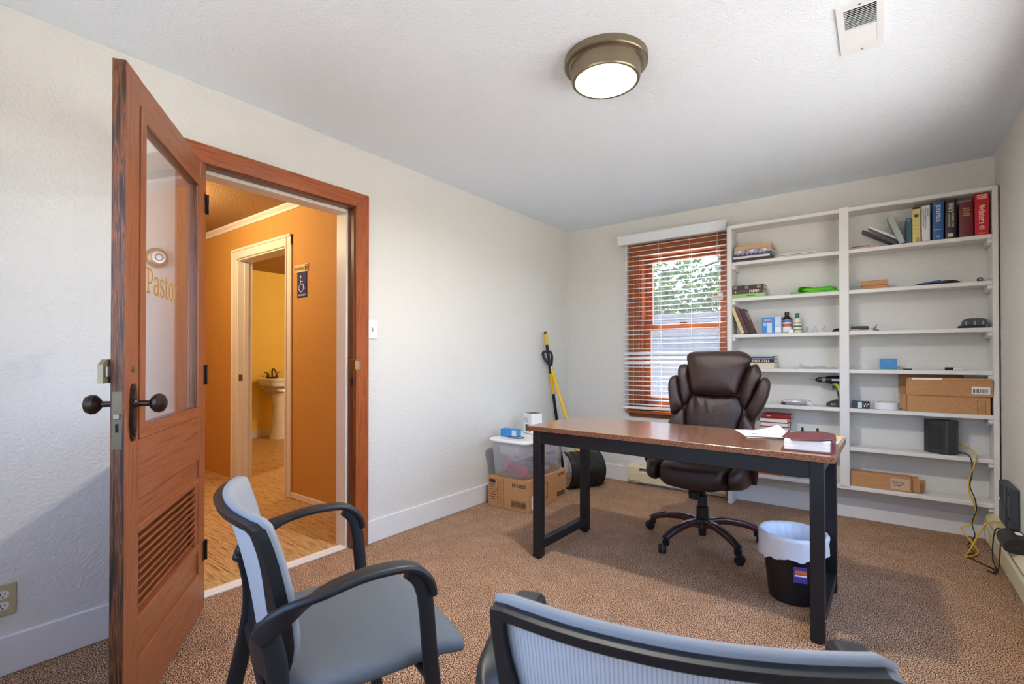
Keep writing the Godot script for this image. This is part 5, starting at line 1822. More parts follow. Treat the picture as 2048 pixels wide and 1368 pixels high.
	puff(st, smoothed(poly([-0.135, -0.03, -0.1, -0.04, 0.13, -0.03, 0.13, 0.03, -0.1, 0.04, -0.135, 0.03]), 2), 0.022, 0.0, func(x: float, yy: float, z: float) -> Vector3: return Vector3(x, 0.0005 + z * (1.0 + 0.5 * sin(x * 60.0 + yy * 70.0)) * (1.4 if x < -0.09 else 0.7), -yy), 7, 2.2)
	obj("bag", st, glass("clear_bag", "e8eaec", 0.3, 0.15), t)
	st = S()
	for k in 7:
		rod(st, Vector3(-0.11, 0.003 + 0.001 * k, -0.02 + k * 0.006), Vector3(0.12, 0.004, -0.024 + k * 0.007), 0.0015, 5)
	obj("cable_ties", st, mk("tie_grey", "9a9490", 0.5), t)
	# fifth board: bit set and drill
	t = thing("bit_set", "clear pack of red and black drill bits beside the drill", "bit set", Vector3(2.045, 0.8035, 0.12))
	st = S()
	puff(st, smoothed(poly([-0.11, -0.03, 0.11, -0.03, 0.11, 0.03, -0.11, 0.03]), 2), 0.045, 0.0, lying, 6, 3.2)
	obj("clear_cover", st, glass("clear_bag", "e8eaec", 0.3, 0.15), t)
	box("tray", Vector3(-0.1, 0.0, -0.025), Vector3(0.05, 0.016, 0.025), mk("cap_black", "1a1614", 0.4), t, 0.003)
	box("red_insert", Vector3(0.03, 0.001, -0.022), Vector3(0.065, 0.034, 0.022), mk("insert_red", "9e2226", 0.4), t, 0.003)
	for k in 7:
		st = S()
		rod(st, Vector3(-0.09 + k * 0.018, 0.022, -0.018), Vector3(-0.09 + k * 0.018, 0.022, 0.02), 0.005, 8)
		obj("bit", st, mk("bit_%d" % (k % 2), ["9a5a50", "b9b0aa"][k % 2], 0.35, 0.5), t)
	build_drill()
	# sixth board: red hymnals
	y = 0.5345
	for k in 6:
		var out := k in [1, 5]
		b = book(["red hymnal at the bottom of the red stack", "red hymnal with gold title, second of the red stack", "red hymnal third from the bottom, page edges showing", "red hymnal fourth from the bottom, page edges showing", "red hymnal fifth from the bottom, page edges showing", "red hymnal with gold title on top of the red stack"][k], 0.032, 0.19, 0.13, "8e1a20", "red hymnals in a stack", "e9dcd2")
		if out:
			lay(b, 1.8 + 0.004 * k, y, 0.15, 0.032, 0.02)
			box("gold_title", Vector3(-0.003, 0.025, 0.0), Vector3(0.003, 0.055, 0.001), mk("foil_d9b98a", "d9b98a", 0.4), b, 0.0002)
		else:
			b.basis = Basis(Vector3.UP, PI + 0.03 - 0.015 * k) * Basis(Vector3.BACK, PI / 2)
			b.position = Vector3(1.8 + 0.003 * (k % 2), y + 0.016, 0.018)
		y += 0.0325
	# lowest board
	t = thing("hand_saw_sleeve", "orange sleeved tool with black handle on the lowest board", "tool", Vector3(1.86, 0.2625, 0.11), 0.05)
	box("sleeve", Vector3(-0.12, 0, -0.03), Vector3(0.08, 0.048, 0.03), mk("sleeve_orange", "e2661b", 0.4), t, 0.006)
	for k in 6:
		box("printed_stroke", Vector3(-0.05 + k * 0.014, 0.02, 0.03), Vector3(-0.041 + k * 0.014, 0.036, 0.0305), mk("foil_f2c9a0", "f2c9a0", 0.4), t, 0.0002)
	st = S()
	tube(st, curve([Vector3(0.075, 0.026, 0), Vector3(0.11, 0.024, 0), Vector3(0.16, 0.02, 0), Vector3(0.205, 0.021, 0)]), 0.019, 12)
	obj("handle", st, mk("cap_black", "1a1614", 0.4), t)
	# --- bay by the heater wall, top board
	var ty := 1.9155
	t = thing("paper_pile", "low pile of papers and booklets beside the middle post", "papers", Vector3(2.46, ty, 0.09))
	box("orange_booklet", Vector3(-0.075, 0, -0.05), Vector3(0.1, 0.006, 0.06), mk("booklet_peach", "c99672", 0.6), t, 0.001)
	box("cream_booklet", Vector3(-0.07, 0.0062, -0.05), Vector3(0.06, 0.014, 0.055), mk("booklet_cream", "d6b896", 0.6), t, 0.001)
	box("dark_booklet", Vector3(-0.07, 0.0142, -0.05), Vector3(0.03, 0.02, 0.05), mk("booklet_dark", "3a322f", 0.6), t, 0.001)
	b = book("dark grey book sliding down against the white one", 0.016, 0.225, 0.1, "3d3934", gp, "6e655c")
	b.position = Vector3(2.64, ty + 0.0095, 0.13)
	b.rotation.z = 1.02
	b = book("white book leaning low behind the dark grey book", 0.014, 0.22, 0.09, "dcdad6", gp)
	b.position = Vector3(2.668, ty + 0.032, 0.115)
	b.rotation.z = 0.99
	b = book("sage green book leaning on the teal one", 0.032, 0.2, 0.13, "a3aca0", gp)
	b.position = Vector3(2.667, ty + 0.0062, 0.15)
	b.rotation.z = 0.34
	for a in [
		["short teal book between sage green and yellow books", 0.03, 0.168, 0.13, "27505a", 2.699, false],
		["yellow book with brown bands beside the white one", 0.041, 0.237, 0.13, "d8c877", 2.739, false],
		["white spine book with blue title beside Josephus", 0.04, 0.236, 0.13, "d7d7d6", 2.786, false],
		["blue book lettered JOSEPHUS on its spine", 0.055, 0.252, 0.14, "24548c", 2.846, true],
		["dark navy book with gold VINE'S lettering", 0.054, 0.25, 0.14, "1b1f33", 2.907, true],
		["maroon leather book with gold title lines", 0.066, 0.222, 0.14, "6e1620", 2.98, true],
		["large red dictionary lettered Webster's", 0.064, 0.262, 0.14, "c4121c", 3.052, false],
	]:
		b = book(a[0], a[1], a[2], a[3], a[4], gp, "e6dfcf", 0.4, a[6])
		b.position = Vector3(a[5], ty, 0.148)
		b.rotation.z = -0.012 if a[4] in ["24548c", "1b1f33"] else 0.0
		match a[4]:
			"27505a":
				box("faded_title", Vector3(-0.007, 0.15, 0.0), Vector3(0.007, 0.154, 0.001), mk("foil_c9c3a0", "c9c3a0", 0.4), b, 0.0002)
			"d8c877":
				box("brown_band", Vector3(-0.0205, 0.222, 0.0), Vector3(0.0205, 0.236, 0.0009), mk("band_brown", "5a2a20", 0.5), b, 0.0002)
				box("brown_block", Vector3(-0.011, 0.168, 0.0), Vector3(0.011, 0.187, 0.0009), mk("band_brown", "5a2a20", 0.5), b, 0.0002)
				for k in 4:
					box("faded_line", Vector3(-0.009, 0.06 + k * 0.026, 0.0), Vector3(0.009, 0.064 + k * 0.026, 0.0009), mk("band_ochre", "a5904f", 0.5), b, 0.0002)
				box("portrait", Vector3(-0.004, 0.002, 0.0), Vector3(0.014, 0.034, 0.0009), mk("portrait_tan", "b98a5c", 0.5), b, 0.0002)
			"d7d7d6":
				spine(b, "Essential", 0.05, 0.008, 0.19, "33476b", 0.011)
				spine(b, "Hebrew Chapter Lexicon", 0.14, 0.008, 0.15, "33476b", 0.0)
				spine(b, "to the Old Testament", 0.12, 0.008, 0.155, "33476b", -0.011)
			"24548c":
				spine(b, "JOSEPHUS", 0.11, 0.027, 0.172, "d8dce2", 0.0, 0.0064)
				box("rule", Vector3(-0.02, 0.066, 0.0055), Vector3(0.02, 0.068, 0.0066), mk("foil_d8dce2", "d8dce2", 0.4), b, 0.0002)
				spine(b, "2", 0.016, 0.014, 0.024, "9fb6cf", 0.0, 0.0064)
			"1b1f33":
				spine(b, "VINE'S", 0.062, 0.024, 0.2, "e0cf96", 0.0, 0.0064)
				spine(b, "COMPLETE", 0.09, 0.012, 0.118, "d4bf80", 0.008, 0.0064)
				spine(b, "EXPOSITORY", 0.09, 0.009, 0.118, "d4bf80", -0.008, 0.0064)
				box("gold_device", Vector3(-0.014, 0.012, 0.005), Vector3(0.012, 0.034, 0.0066), mk("foil_d4bf80", "d4bf80", 0.4), b, 0.0002)
			"6e1620":
				for k in 5:
					box("gold_line", Vector3(-0.016 + 0.002 * (k % 2), 0.134 + k * 0.011, 0.0052), Vector3(0.018 - 0.003 * (k % 3), 0.139 + k * 0.011, 0.0066), mk("foil_d2a35c", "d2a35c", 0.4), b, 0.0002)
			"c4121c":
				spine(b, "Webster's", 0.118, 0.03, 0.132, "f0dfc8")
				for k in 3:
					box("title_line", Vector3(-0.022, 0.228 + k * 0.01, 0.0), Vector3(0.022, 0.234 + k * 0.01, 0.0011), mk("foil_f0c0a8", "f0c0a8", 0.4), b, 0.0002)
				st = S()
				lathe(st, [Vector2(0.007, 0.0), Vector2(0.012, 0.0), Vector2(0.012, 0.0012), Vector2(0.007, 0.0012)], 20, Transform3D(Basis(Vector3.RIGHT, PI / 2), Vector3(0, 0.048, 0)))
				lathe(st, [Vector2(0, 0.0), Vector2(0.003, 0.0), Vector2(0.003, 0.0012), Vector2(0, 0.0012)], 10, Transform3D(Basis(Vector3.RIGHT, PI / 2), Vector3(0, 0.048, 0)))
				obj("emblem", st, mk("foil_f0dfc8", "f0dfc8", 0.4), b)
				box("title_line", Vector3(-0.014, 0.012, 0.0), Vector3(0.014, 0.016, 0.0011), mk("foil_f0c0a8", "f0c0a8", 0.4), b, 0.0002)
	# second board
	t = thing("mailer_box", "small brown cardboard mailer box with a lid", "box", Vector3(2.517, 1.6305, 0.12))
	box("tray", Vector3(-0.07, 0, -0.06), Vector3(0.074, 0.024, 0.028), cardboard(), t, 0.002)
	box("lid", Vector3(-0.077, 0.0245, -0.064), Vector3(0.072, 0.058, 0.032), cardboard(), t, 0.003)
	t = thing("foil_bag", "crumpled dark plastic sleeve with blue sheen on the second board", "bag", Vector3(2.84, 1.6305, 0.11))
	st = S()
	puff(st, smoothed(poly([-0.13, -0.02, 0.0, -0.045, 0.115, -0.04, 0.13, 0.0, 0.11, 0.04, 0.0, 0.04, -0.12, 0.02]), 2), 0.022, 0.0, func(x: float, yy: float, z: float) -> Vector3: return Vector3(x, 0.0005 + z * (0.8 + 3.2 * maxf(0.0, x)) * (1.0 + 0.3 * sin(x * 50.0 + yy * 90.0)), -yy), 7, 2.2)
	obj("sleeve", st, mk("foil_dark", "2a2a38", 0.25, 0.2), t)
	st = S()
	tube(st, [Vector3(-0.07, 0.012, 0.03), Vector3(0.02, 0.024, 0.028)], 0.006, 8)
	obj("blue_stick", st, mk("stick_blue", "3b5a96", 0.3), t)
	t = thing("tape_dispenser", "tiny black tape dispenser at the end of the second board", "tape dispenser", Vector3(3.05, 1.6305, 0.12))
	st = S()
	lathe(st, [Vector2(0.006, -0.009), Vector2(0.014, -0.009), Vector2(0.014, 0.009), Vector2(0.006, 0.009)], 18, Transform3D(Basis(Vector3.RIGHT, PI / 2), Vector3(-0.006, 0.0145, 0)))
	bx(st, Vector3(0.03, 0.006, 0.02), Vector3(0.008, 0.0035, 0), 0.002)
	obj("body", st, mk("cap_black", "1a1614", 0.4), t)
	box("tape", Vector3(-0.012, 0.01, 0.009), Vector3(0.002, 0.02, 0.0102), mk("tie_grey", "9a9490", 0.5), t, 0.001)
	# third board
	t = thing("wallet_folder", "black wallet on folded leaflets beside the middle post", "wallet", Vector3(2.43, 1.3425, 0.11))
	box("leaflet", Vector3(-0.055, 0, -0.05), Vector3(0.08, 0.004, 0.04), mk("paper_white", "e9e6e0", 0.7), t, 0.0005)
	box("pink_leaflet", Vector3(-0.055, 0.0042, -0.05), Vector3(0.0, 0.014, 0.035), mk("leaflet_rose", "c39a8e", 0.6), t, 0.001)
	box("wallet", Vector3(-0.05, 0.0145, -0.05), Vector3(0.05, 0.034, 0.03), mk("cap_black", "1a1614", 0.4), t, 0.004)
	t = thing("torn_wrapper", "torn brown paper scrap standing by the wallet", "paper scrap", Vector3(2.52, 1.3425, 0.12))
	st = S()
	prism(st, poly([-0.03, 0.0, 0.025, 0.0, 0.015, 0.012, 0.0, 0.012, 0.012, 0.05, -0.012, 0.02]), 0.002, Transform3D(Basis(Vector3.UP, 0.5), Vector3.ZERO))
	obj("paper", st, mk("scrap_brown", "8a7b6c", 0.7), t)
	t = thing("cash_box", "black and grey plastic case near the shelf end", "case", Vector3(3.018, 1.3425, 0.1))
	box("base_tray", Vector3(-0.076, 0, -0.05), Vector3(0.05, 0.016, 0.048), mk("cap_black", "1a1614", 0.4), t, 0.003)
	st = S()
	prism(st, smoothed(poly([-0.058, 0.014, 0.058, 0.014, 0.06, 0.044, 0.04, 0.06, -0.036, 0.06, -0.056, 0.046]), 1), 0.085, Transform3D(Basis.IDENTITY, Vector3(0, 0.002, -0.048)))
	obj("case", st, mk("case_slate", "3d434b", 0.35), t)
	for x in [-0.04, 0.0, 0.038]:
		box("clip", Vector3(x - 0.004, 0.02, 0.0375), Vector3(x + 0.004, 0.044, 0.039), mk("clip_grey", "8f979f", 0.3), t, 0.0005)
	t = thing("clear_cup", "small clear cup behind the black case", "cup", Vector3(3.078, 1.3425, 0.045))
	st = S()
	lathe(st, [Vector2(0, 0), Vector2(0.01, 0), Vector2(0.013, 0.062), Vector2(0.0115, 0.062), Vector2(0.009, 0.002), Vector2(0, 0.002)], 18)
	obj("cup", st, glass("clear_easel", "eef0ee", 0.45, 0.1), t)
	# fourth board
	t = thing("note_pad", "thin lime green note pad under the small blue box", "note pad", Vector3(2.6, 1.0755, 0.12))
	box("sheets", Vector3(-0.055, 0, -0.04), Vector3(0.06, 0.004, 0.044), mk("lime_paper", "9fd04a", 0.6), t, 0.0005)
	t = thing("blue_card_box", "small blue box standing on the lime note pad", "box", Vector3(2.588, 1.0797, 0.12))
	box("carton", Vector3(-0.047, 0, -0.025), Vector3(0.047, 0.07, 0.025), mk("box_steel", "3c84bd", 0.45), t, 0.002)
	st = S()
	for k in 3:
		var pp := []
		for i in 13:
			pp.append(Vector3(-0.02 + 0.04 * i / 12.0, 0.034 + 0.006 * k + 0.012 * sin(PI * i / 12.0), 0.0252))
		tube(st, pp, 0.0006, 4)
	obj("printed_arches", st, mk("print_sky", "8cc0e6", 0.5), t)
	st = S()
	rod(st, Vector3(2.667, 1.0795, 0.13), Vector3(2.713, 1.0795, 0.125), 0.004, 8)
	tag(obj("ink_pen", st, mk("cap_black", "1a1614", 0.4)), "short black pen lying near the blue box", "pen")
	t = thing("marker_pen", "white marker pen with a thick black cap", "marker", Vector3(2.91, 1.0755, 0.13), 0.1)
	st = S()
	rod(st, Vector3(-0.034, 0.0095, 0), Vector3(0.005, 0.0095, 0), 0.009, 12, 0.0092)
	obj("cap", st, mk("cap_black", "1a1614", 0.4), t)
	st = S()
	rod(st, Vector3(0.004, 0.0095, 0), Vector3(0.05, 0.0085, 0), 0.0075, 12, 0.006)
	obj("barrel", st, mk("paper_white", "e9e6e0", 0.7), t)
	# fifth board
	for a in [["small dark box with a pale side by the middle post", 2.415, 0.03, "2b3340"], ["small black box with white print", 2.462, 0.024, "1e1c1d"]]:
		t = thing("ink_box", a[0], "box", Vector3(a[1], 0.8035, 0.14))
		box("carton", Vector3(-a[2], 0, -0.05), Vector3(a[2] - 0.001, 0.05, 0), mk("box_" + a[3], a[3], 0.4), t, 0.002)
		if a[3] == "2b3340":
			box("pale_panel", Vector3(0.004, 0.004, 0.0), Vector3(0.026, 0.046, 0.0006), mk("print_pale", "c3d4dd", 0.5), t, 0.0002)
		else:
			for k in 5:
				box("printed_stroke", Vector3(-0.017 + k * 0.007, 0.027 - 0.015 * (k % 2), 0.0), Vector3(-0.012 + k * 0.007, 0.036 - 0.012 * (k % 2), 0.0006), mk("paper_white", "e9e6e0", 0.7), t, 0.0001)
	t = thing("white_puck", "round white plastic puck lying before the carton", "disc", Vector3(2.575, 0.8035, 0.088))
	st = S()
	lathe(st, [Vector2(0, 0), Vector2(0.066, 0), Vector2(0.07, 0.005), Vector2(0.07, 0.043), Vector2(0.066, 0.048), Vector2(0, 0.048)], 40)
	obj("body", st, mk("soft_white", "e4e4e6", 0.6), t)
	st = S()
	lathe(st, [Vector2(0.045, 0.048), Vector2(0.048, 0.048), Vector2(0.048, 0.0492), Vector2(0.045, 0.0492), Vector2(0.045, 0.048)], 32)
	obj("groove_ring", st, mk("print_grey", "8b8a88", 0.7), t)
	t = thing("open_carton", "long open cardboard carton with raised flap and barcode", "carton", Vector3(2.878, 0.8035, 0.095))
	var cb := cardboard()
	st = S()
	span(st, Vector3(-0.193, 0.0, 0.072), Vector3(0.204, 0.114, 0.076), 0.0008)
	span(st, Vector3(-0.193, 0.0, -0.076), Vector3(0.204, 0.114, -0.072), 0.0008)
	span(st, Vector3(-0.193, 0.0, -0.072), Vector3(-0.189, 0.112, 0.072), 0.0008)
	span(st, Vector3(0.2, 0.0, -0.072), Vector3(0.204, 0.112, 0.072), 0.0008)
	span(st, Vector3(-0.19, 0.0, -0.072), Vector3(0.2, 0.004, 0.072), 0.0008)
	obj("body", st, cb, t)
	box("side_flap", Vector3(-0.232, 0.012, 0.02), Vector3(-0.2, 0.118, 0.024), cb, t, 0.0008)
	box("side_flap", Vector3(-0.215, 0.004, 0.045), Vector3(-0.194, 0.114, 0.049), cb, t, 0.0008)
	st = S()
	bx(st, Vector3(0.41, 0.1, 0.004), Vector3(0.008, 0.16, 0.088), 0.0008, Basis(Vector3.RIGHT, 0.12))
	var fl := obj("front_flap", st, cb, t)
	box("flap_fold", Vector3(-0.195, 0.206, 0.078), Vector3(0.214, 0.224, 0.098), cb, t, 0.006)
	box("back_flap", Vector3(-0.235, 0.115, -0.074), Vector3(0.1, 0.24, -0.07), cb, t, 0.0008)
	box("paper_label", Vector3(-0.17, 0.2115, 0.0978), Vector3(-0.02, 0.223, 0.0986), mk("paper_white", "e9e6e0", 0.7), t, 0.0002)
	var tilt := Transform3D(Basis(Vector3.RIGHT, 0.12), Vector3(0.16, 0.15, 0.0892))
	st = S()
	bx(st, Vector3(0.083, 0.046, 0.0008), tilt.origin, 0.0002, tilt.basis)
	obj("barcode_label", st, mk("paper_white", "e9e6e0", 0.7), fl)
	bars(fl, 0.07, 0.026, tilt * Vector3(0, -0.004, 0.0005), Vector3(0.12, 0, 0), 21)
	st = S()
	for k in 8:
		bx(st, Vector3(0.036, 0.0014, 0.0006), Vector3(0.164, 0.016 + k * 0.0105, 0.0763), 0.0002)
	for x in [0.145, 0.183]:
		bx(st, Vector3(0.0016, 0.08, 0.0006), Vector3(x, 0.051, 0.0763), 0.0002)
	obj("green_stamp", st, mk("stamp_green", "4f5a2c", 0.7), t)
	box("seam", Vector3(-0.065, 0.002, 0.076), Vector3(-0.064, 0.112, 0.0764), cb, t, 0.0001)
	# sixth board: router
	t = thing("wifi_router", "dark grey upright router with perforated side", "router", Vector3(2.86, 0.5345, 0.095))
	var rt := mk("router_grey", "37393c", 0.4)
	st = S()
	prism(st, smoothed(poly([-0.085, -0.012, 0.01, 0.062, 0.03, 0.062, 0.082, 0.028, 0.082, -0.06, -0.085, -0.06]), 1), 0.212, Transform3D(Basis(Vector3.RIGHT, Vector3(0, 0, 1), Vector3.UP), Vector3(0, 0.004, 0)))
	obj("body", st, rt, t)
	st = S()
	prism(st, smoothed(poly([-0.08, -0.012, 0.01, 0.057, 0.03, 0.057, 0.077, 0.026, 0.077, -0.055, -0.08, -0.055]), 1), 0.004, Transform3D(Basis(Vector3.RIGHT, Vector3(0, 0, 1), Vector3.UP), Vector3.ZERO))
	obj("base", st, mk("cap_black", "1a1614", 0.4), t)
	st = S()
	var nd := Vector2(0.095, 0.074).normalized()
	for i in 15:
		for j in 26:
			var f := 0.1 + 0.78 * i / 14.0
			bx(st, Vector3(0.003, 0.003, 0.001), Vector3(-0.085 + 0.095 * f, 0.035 + j * 0.006, -0.012 + 0.074 * f) + Vector3(-nd.y, 0, nd.x) * 0.0006, 0.0002, Basis(Vector3.UP, -atan2(0.074, 0.095)))
	obj("perforation", st, mk("recess_shade", "16110d", 0.9), t).set_meta("kind", "stuff")  # dots on the solid side, hole shade given by dark colour
	# lowest board: long box
	t = thing("long_carton", "long narrow cardboard carton with a torn pale label", "carton", Vector3(2.54, 0.2625, 0.105))
	box("body", Vector3(-0.165, 0, -0.045), Vector3(0.165, 0.1, 0.045), cb, t, 0.002)
	box("end_flap", Vector3(0.165, 0.004, -0.043), Vector3(0.205, 0.096, -0.04), cb, t, 0.0008)
	st = S()
	bx(st, Vector3(0.05, 0.09, 0.003), Vector3(0.188, 0.05, 0.03), 0.0008, Basis(Vector3.UP, -0.5))
	bx(st, Vector3(0.04, 0.08, 0.003), Vector3(0.22, 0.045, 0.0), 0.0008, Basis(Vector3.UP, 0.3))
	obj("end_flap", st, cb, t)
	box("pale_label", Vector3(0.055, 0.012, 0.045), Vector3(0.155, 0.085, 0.0458), mk("label_pale", "c9a78a", 0.6), t, 0.0002)
	text(t, "Bazor", 0.065, 0.02, mk("print_black", "26211d", 0.7), Vector3(0.098, 0.058, 0.046))
	box("small_print", Vector3(0.066, 0.036, 0.0456), Vector3(0.112, 0.04, 0.0462), mk("print_black", "26211d", 0.7), t, 0.0001)


func build_drill() -> void:
	var t := thing("cordless_drill", "black and lime green cordless drill standing on its battery", "drill", Vector3(2.285, 0.8035, 0.085))
	var blk := mk("drill_black", "1c1c1e", 0.4)
	var lime := mk("drill_lime", "b4c42a", 0.4)
	var along := Transform3D(Basis(Vector3.BACK, PI / 2), Vector3(0.06, 0.192, 0))
	var st := S()
	lathe(st, [Vector2(0, -0.02), Vector2(0.026, -0.015), Vector2(0.031, 0.01), Vector2(0.031, 0.09), Vector2(0.027, 0.1), Vector2(0.027, 0.115), Vector2(0.02, 0.12), Vector2(0, 0.12)], 22, along)
	obj("motor_body", st, blk, t)
	st = S()
	lathe(st, [Vector2(0, 0.118), Vector2(0.0225, 0.118), Vector2(0.0225, 0.14), Vector2(0.021, 0.142), Vector2(0, 0.142)], 20, along)
	obj("torque_ring", st, mk("drill_ring", "74756a", 0.4), t)
	st = S()
	lathe(st, [Vector2(0, 0.142), Vector2(0.02, 0.142), Vector2(0.02, 0.165), Vector2(0.009, 0.184), Vector2(0, 0.184)], 20, along)
	obj("chuck", st, blk, t)
	st = S()
	rod(st, along * Vector3(0, 0.18, 0), along * Vector3(0, 0.215, 0), 0.003, 8)
	obj("bit", st, mk("worn_steel", "8d8a84", 0.35, 0.8), t)
	st = S()
	prism(st, smoothed(poly([-0.005, 0.175, 0.045, 0.17, 0.05, 0.05, 0.018, 0.05, 0.008, 0.11]), 1), 0.036, Transform3D(Basis.IDENTITY, Vector3(0, 0, -0.018)))
	obj("handle", st, blk, t)
	st = S()
	prism(st, smoothed(poly([-0.02, 0.166, 0.018, 0.166, 0.028, 0.14, 0.04, 0.08, 0.03, 0.075, 0.012, 0.13, 0.0, 0.155]), 1), 0.039, Transform3D(Basis.IDENTITY, Vector3(0, 0, -0.0195)))
	obj("lime_shell", st, lime, t)
	st = S()
	prism(st, smoothed(poly([-0.022, 0.155, 0.0, 0.155, 0.004, 0.128, -0.018, 0.122]), 1), 0.022, Transform3D(Basis.IDENTITY, Vector3(0, 0, -0.011)))
	obj("trigger", st, blk, t)
	st = S()
	prism(st, smoothed(poly([-0.055, 0.0, 0.06, 0.0, 0.06, 0.05, 0.02, 0.058, -0.03, 0.04, -0.055, 0.028]), 1), 0.062, Transform3D(Basis.IDENTITY, Vector3(0, 0, -0.031)))
	obj("battery", st, blk, t)
	text(t, "20V", 0.03, 0.012, lime, Vector3(-0.012, 0.018, 0.0312), Vector3.ZERO, "Droid Sans", true)
	box("side_print", Vector3(-0.02, 0.188, 0.0305), Vector3(0.03, 0.2, 0.032), mk("print_pale", "c3d4dd", 0.5), t, 0.0004)


func build_desk_items() -> void:
	var top := 0.7605
	var paper := mk("paper_white", "e9e6e0", 0.7)
	var t := thing("paper_sheets", "loose curled white printed sheets on the desk beside the bible", "papers", Vector3(2.085, top, 1.525))
	for k in 2:
		var st := S()
		var tw := 0.25 + 0.18 * k
		var b := Basis(Vector3.UP, tw)
		var n := 10
		st.set_smooth_group(1)
		for i in n:
			for j in n:
				var f := func(u: float, v: float, h: float) -> Vector3:
					var lift := 0.022 * pow(maxf(0.0, u - 0.35), 2.0) * maxf(0.0, 0.9 - v) * 4.0 if k == 1 else 0.006 * pow(v, 4.0)
					return b * Vector3((u - 0.5) * 0.215, lift + 0.0014 * k + h, (v - 0.5) * 0.28) + Vector3(-0.02 * k, 0, 0.01 * k)
				for h in [0.0, 0.0008]:
					var u0 := float(i) / n
					var v0 := float(j) / n
					quad(st, f.call(u0, v0, h), f.call(u0 + 1.0 / n, v0, h), f.call(u0 + 1.0 / n, v0 + 1.0 / n, h), f.call(u0, v0 + 1.0 / n, h), Vector3.UP * (1.0 if h > 0 else -1.0))
		obj("sheet", st, paper, t)
	for a in [[0.03, 0.0, 0.045, 0.02], [-0.05, 0.05, 0.03, 0.01]]:
		var st := S()
		bx(st, Vector3(a[2], 0.0008, a[3]), Vector3(a[0], 0.0045, a[1]), 0.0002, Basis(Vector3.UP, 0.4))
		obj("printed_block", st, mk("print_dark", "4a4a4a", 0.6), t)
	t = thing("manila_envelope", "manila envelope and papers under the back of the bible", "envelope", Vector3(2.31, top, 1.52), -0.05)
	box("white_sheet", Vector3(-0.1, 0, -0.09), Vector3(0.083, 0.002, 0.12), paper, t, 0.0004)
	box("blue_sheet", Vector3(-0.1, 0.0022, -0.1), Vector3(0.08, 0.0035, 0.09), mk("paper_blue", "a8bccb", 0.6), t, 0.0004)
	box("envelope", Vector3(-0.11, 0.0038, -0.11), Vector3(0.084, 0.006, 0.05), mk("manila", "dfb877", 0.6), t, 0.0004)
	# the bible
	t = thing("desk_bible", "thick worn burgundy leather bible on the desk corner", "book", Vector3(2.292, top, 1.825), deg_to_rad(3.0))
	var bur := bumped("burgundy_leather", "6b2f2c", 0.5, noise("leather_bump", 0.06, 4, [], 512), 12.0, 0.12, false)
	box("pages", Vector3(-0.082, 0.003, -0.128), Vector3(0.088, 0.048, 0.128), grained("page_edge", noise("page_edge", 0.03, 3, [[0.0, "d8d0c4"], [0.5, "ece7df"], [1.0, "f4f1ea"]], 256), Vector3(0.5, 60.0, 0.5), 0.75), t, 0.004)
	var st := S()
	puff(st, smoothed(poly([-0.098, -0.14, 0.098, -0.14, 0.1, 0.138, -0.09, 0.14]), 1), 0.006, 0.002, func(x: float, y: float, z: float) -> Vector3: return Vector3(x, 0.0505 + z - 0.3 * pow(maxf(0.0, absf(y) - 0.11), 2.0) * 10.0 + 0.004 * sin(x * 18.0), -y), 6, 6.0)
	obj("top_cover", st, bur, t)
	box("bottom_cover", Vector3(-0.094, 0, -0.136), Vector3(0.096, 0.003, 0.136), bur, t, 0.001)
	st = S()
	var sec := PackedVector2Array()
	for k in 9:
		var a := -PI / 2 + PI * k / 8.0
		sec.append(Vector2(0.088 + cos(a) * 0.014, 0.0265 + sin(a) * 0.026))
	prism(st, sec, 0.27, Transform3D(Basis.IDENTITY, Vector3(0, 0, -0.135)))
	obj("spine", st, bur, t)
	st = S()
	for x in [-0.03, 0.03]:
		tube(st, curve([Vector3(x, 0.056, -0.125), Vector3(x, 0.066, -0.145), Vector3(x, 0.056, -0.16), Vector3(x, 0.02, -0.15)]), 0.005, 6)
	obj("strap_loop", st, mk("cap_black", "1a1614", 0.4), t)


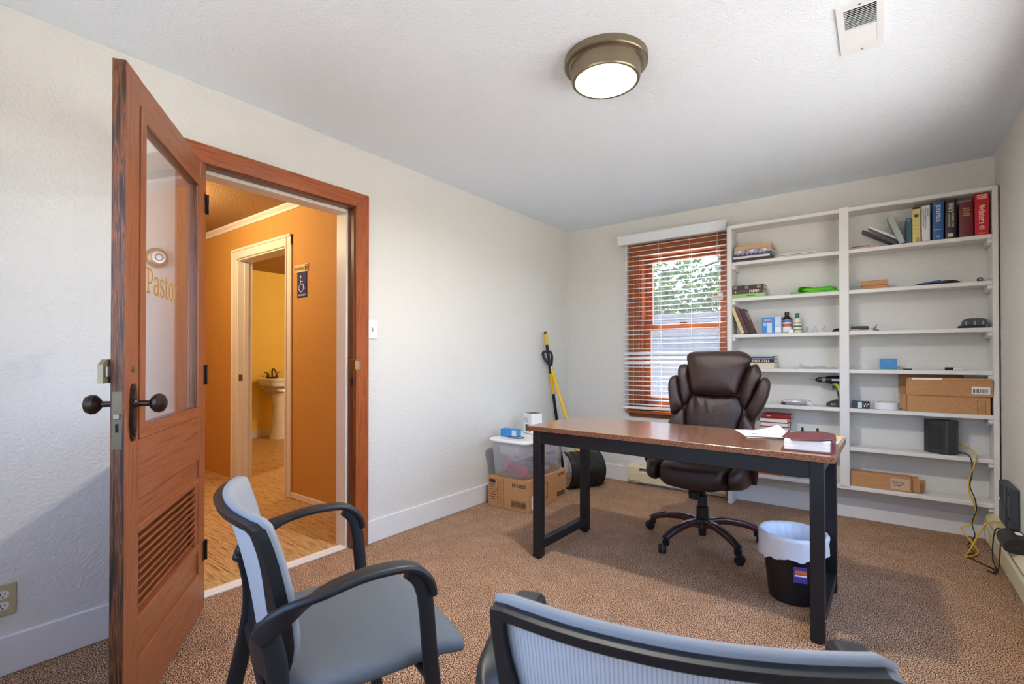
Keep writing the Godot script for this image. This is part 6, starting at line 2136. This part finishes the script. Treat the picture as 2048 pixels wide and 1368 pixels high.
func build_cords() -> void:
	var yel := mk("cord_yellow", "d9ac2c", 0.5)
	var blk := mk("cord_black", "17161a", 0.5)
	var st := S()
	tube(st, curve([Vector3(2.935, 0.60, 0.06), Vector3(2.975, 0.595, 0.1), Vector3(3.012, 0.56, 0.17), Vector3(3.006, 0.5, 0.195), Vector3(2.985, 0.42, 0.185), Vector3(2.98, 0.33, 0.185), Vector3(3.0, 0.262, 0.195), Vector3(3.01, 0.19, 0.205), Vector3(2.985, 0.13, 0.215), Vector3(2.94, 0.1, 0.22), Vector3(2.975, 0.05, 0.28), Vector3(3.0, 0.012, 0.36), Vector3(2.97, 0.01, 0.45), Vector3(2.935, 0.01, 0.48), Vector3(2.965, 0.025, 0.38), Vector3(3.035, 0.17, 0.33), Vector3(3.095, 0.21, 0.37), Vector3(3.11, 0.226, 0.43)], 6), 0.0042, 8)
	tag(obj("network_cable", st, yel), "yellow network cable hanging from the router to the heater", "cable")
	st = S()
	tube(st, curve([Vector3(2.93, 0.552, 0.09), Vector3(2.97, 0.55, 0.13), Vector3(2.99, 0.53, 0.185), Vector3(2.995, 0.44, 0.19), Vector3(2.985, 0.36, 0.19), Vector3(3.005, 0.29, 0.2), Vector3(3.012, 0.22, 0.205), Vector3(2.99, 0.14, 0.22), Vector3(3.0, 0.07, 0.24), Vector3(2.965, 0.015, 0.27), Vector3(2.98, 0.008, 0.38), Vector3(2.94, 0.008, 0.46), Vector3(2.985, 0.008, 0.55), Vector3(3.03, 0.008, 0.62), Vector3(3.04, 0.012, 0.69)], 6), 0.003, 8)
	tag(obj("power_cable", st, blk), "thin black power cord trailing from the router to the carpet", "cable")
	st = S()
	tube(st, curve([Vector3(3.1, 0.222, 0.5), Vector3(3.095, 0.2, 0.53), Vector3(3.06, 0.2, 0.5), Vector3(3.045, 0.12, 0.5), Vector3(3.035, 0.05, 0.57), Vector3(3.04, 0.01, 0.63), Vector3(3.02, 0.008, 0.7)], 6), 0.003, 8)
	tube(st, curve([Vector3(3.06, 0.2, 0.735), Vector3(3.05, 0.19, 0.7), Vector3(3.047, 0.12, 0.69), Vector3(3.04, 0.04, 0.7), Vector3(3.025, 0.01, 0.69), Vector3(3.0, 0.008, 0.66)], 6), 0.003, 8)
	tag(obj("tangled_cord", st, blk), "black adapter cords tangled over the long heater", "cable")
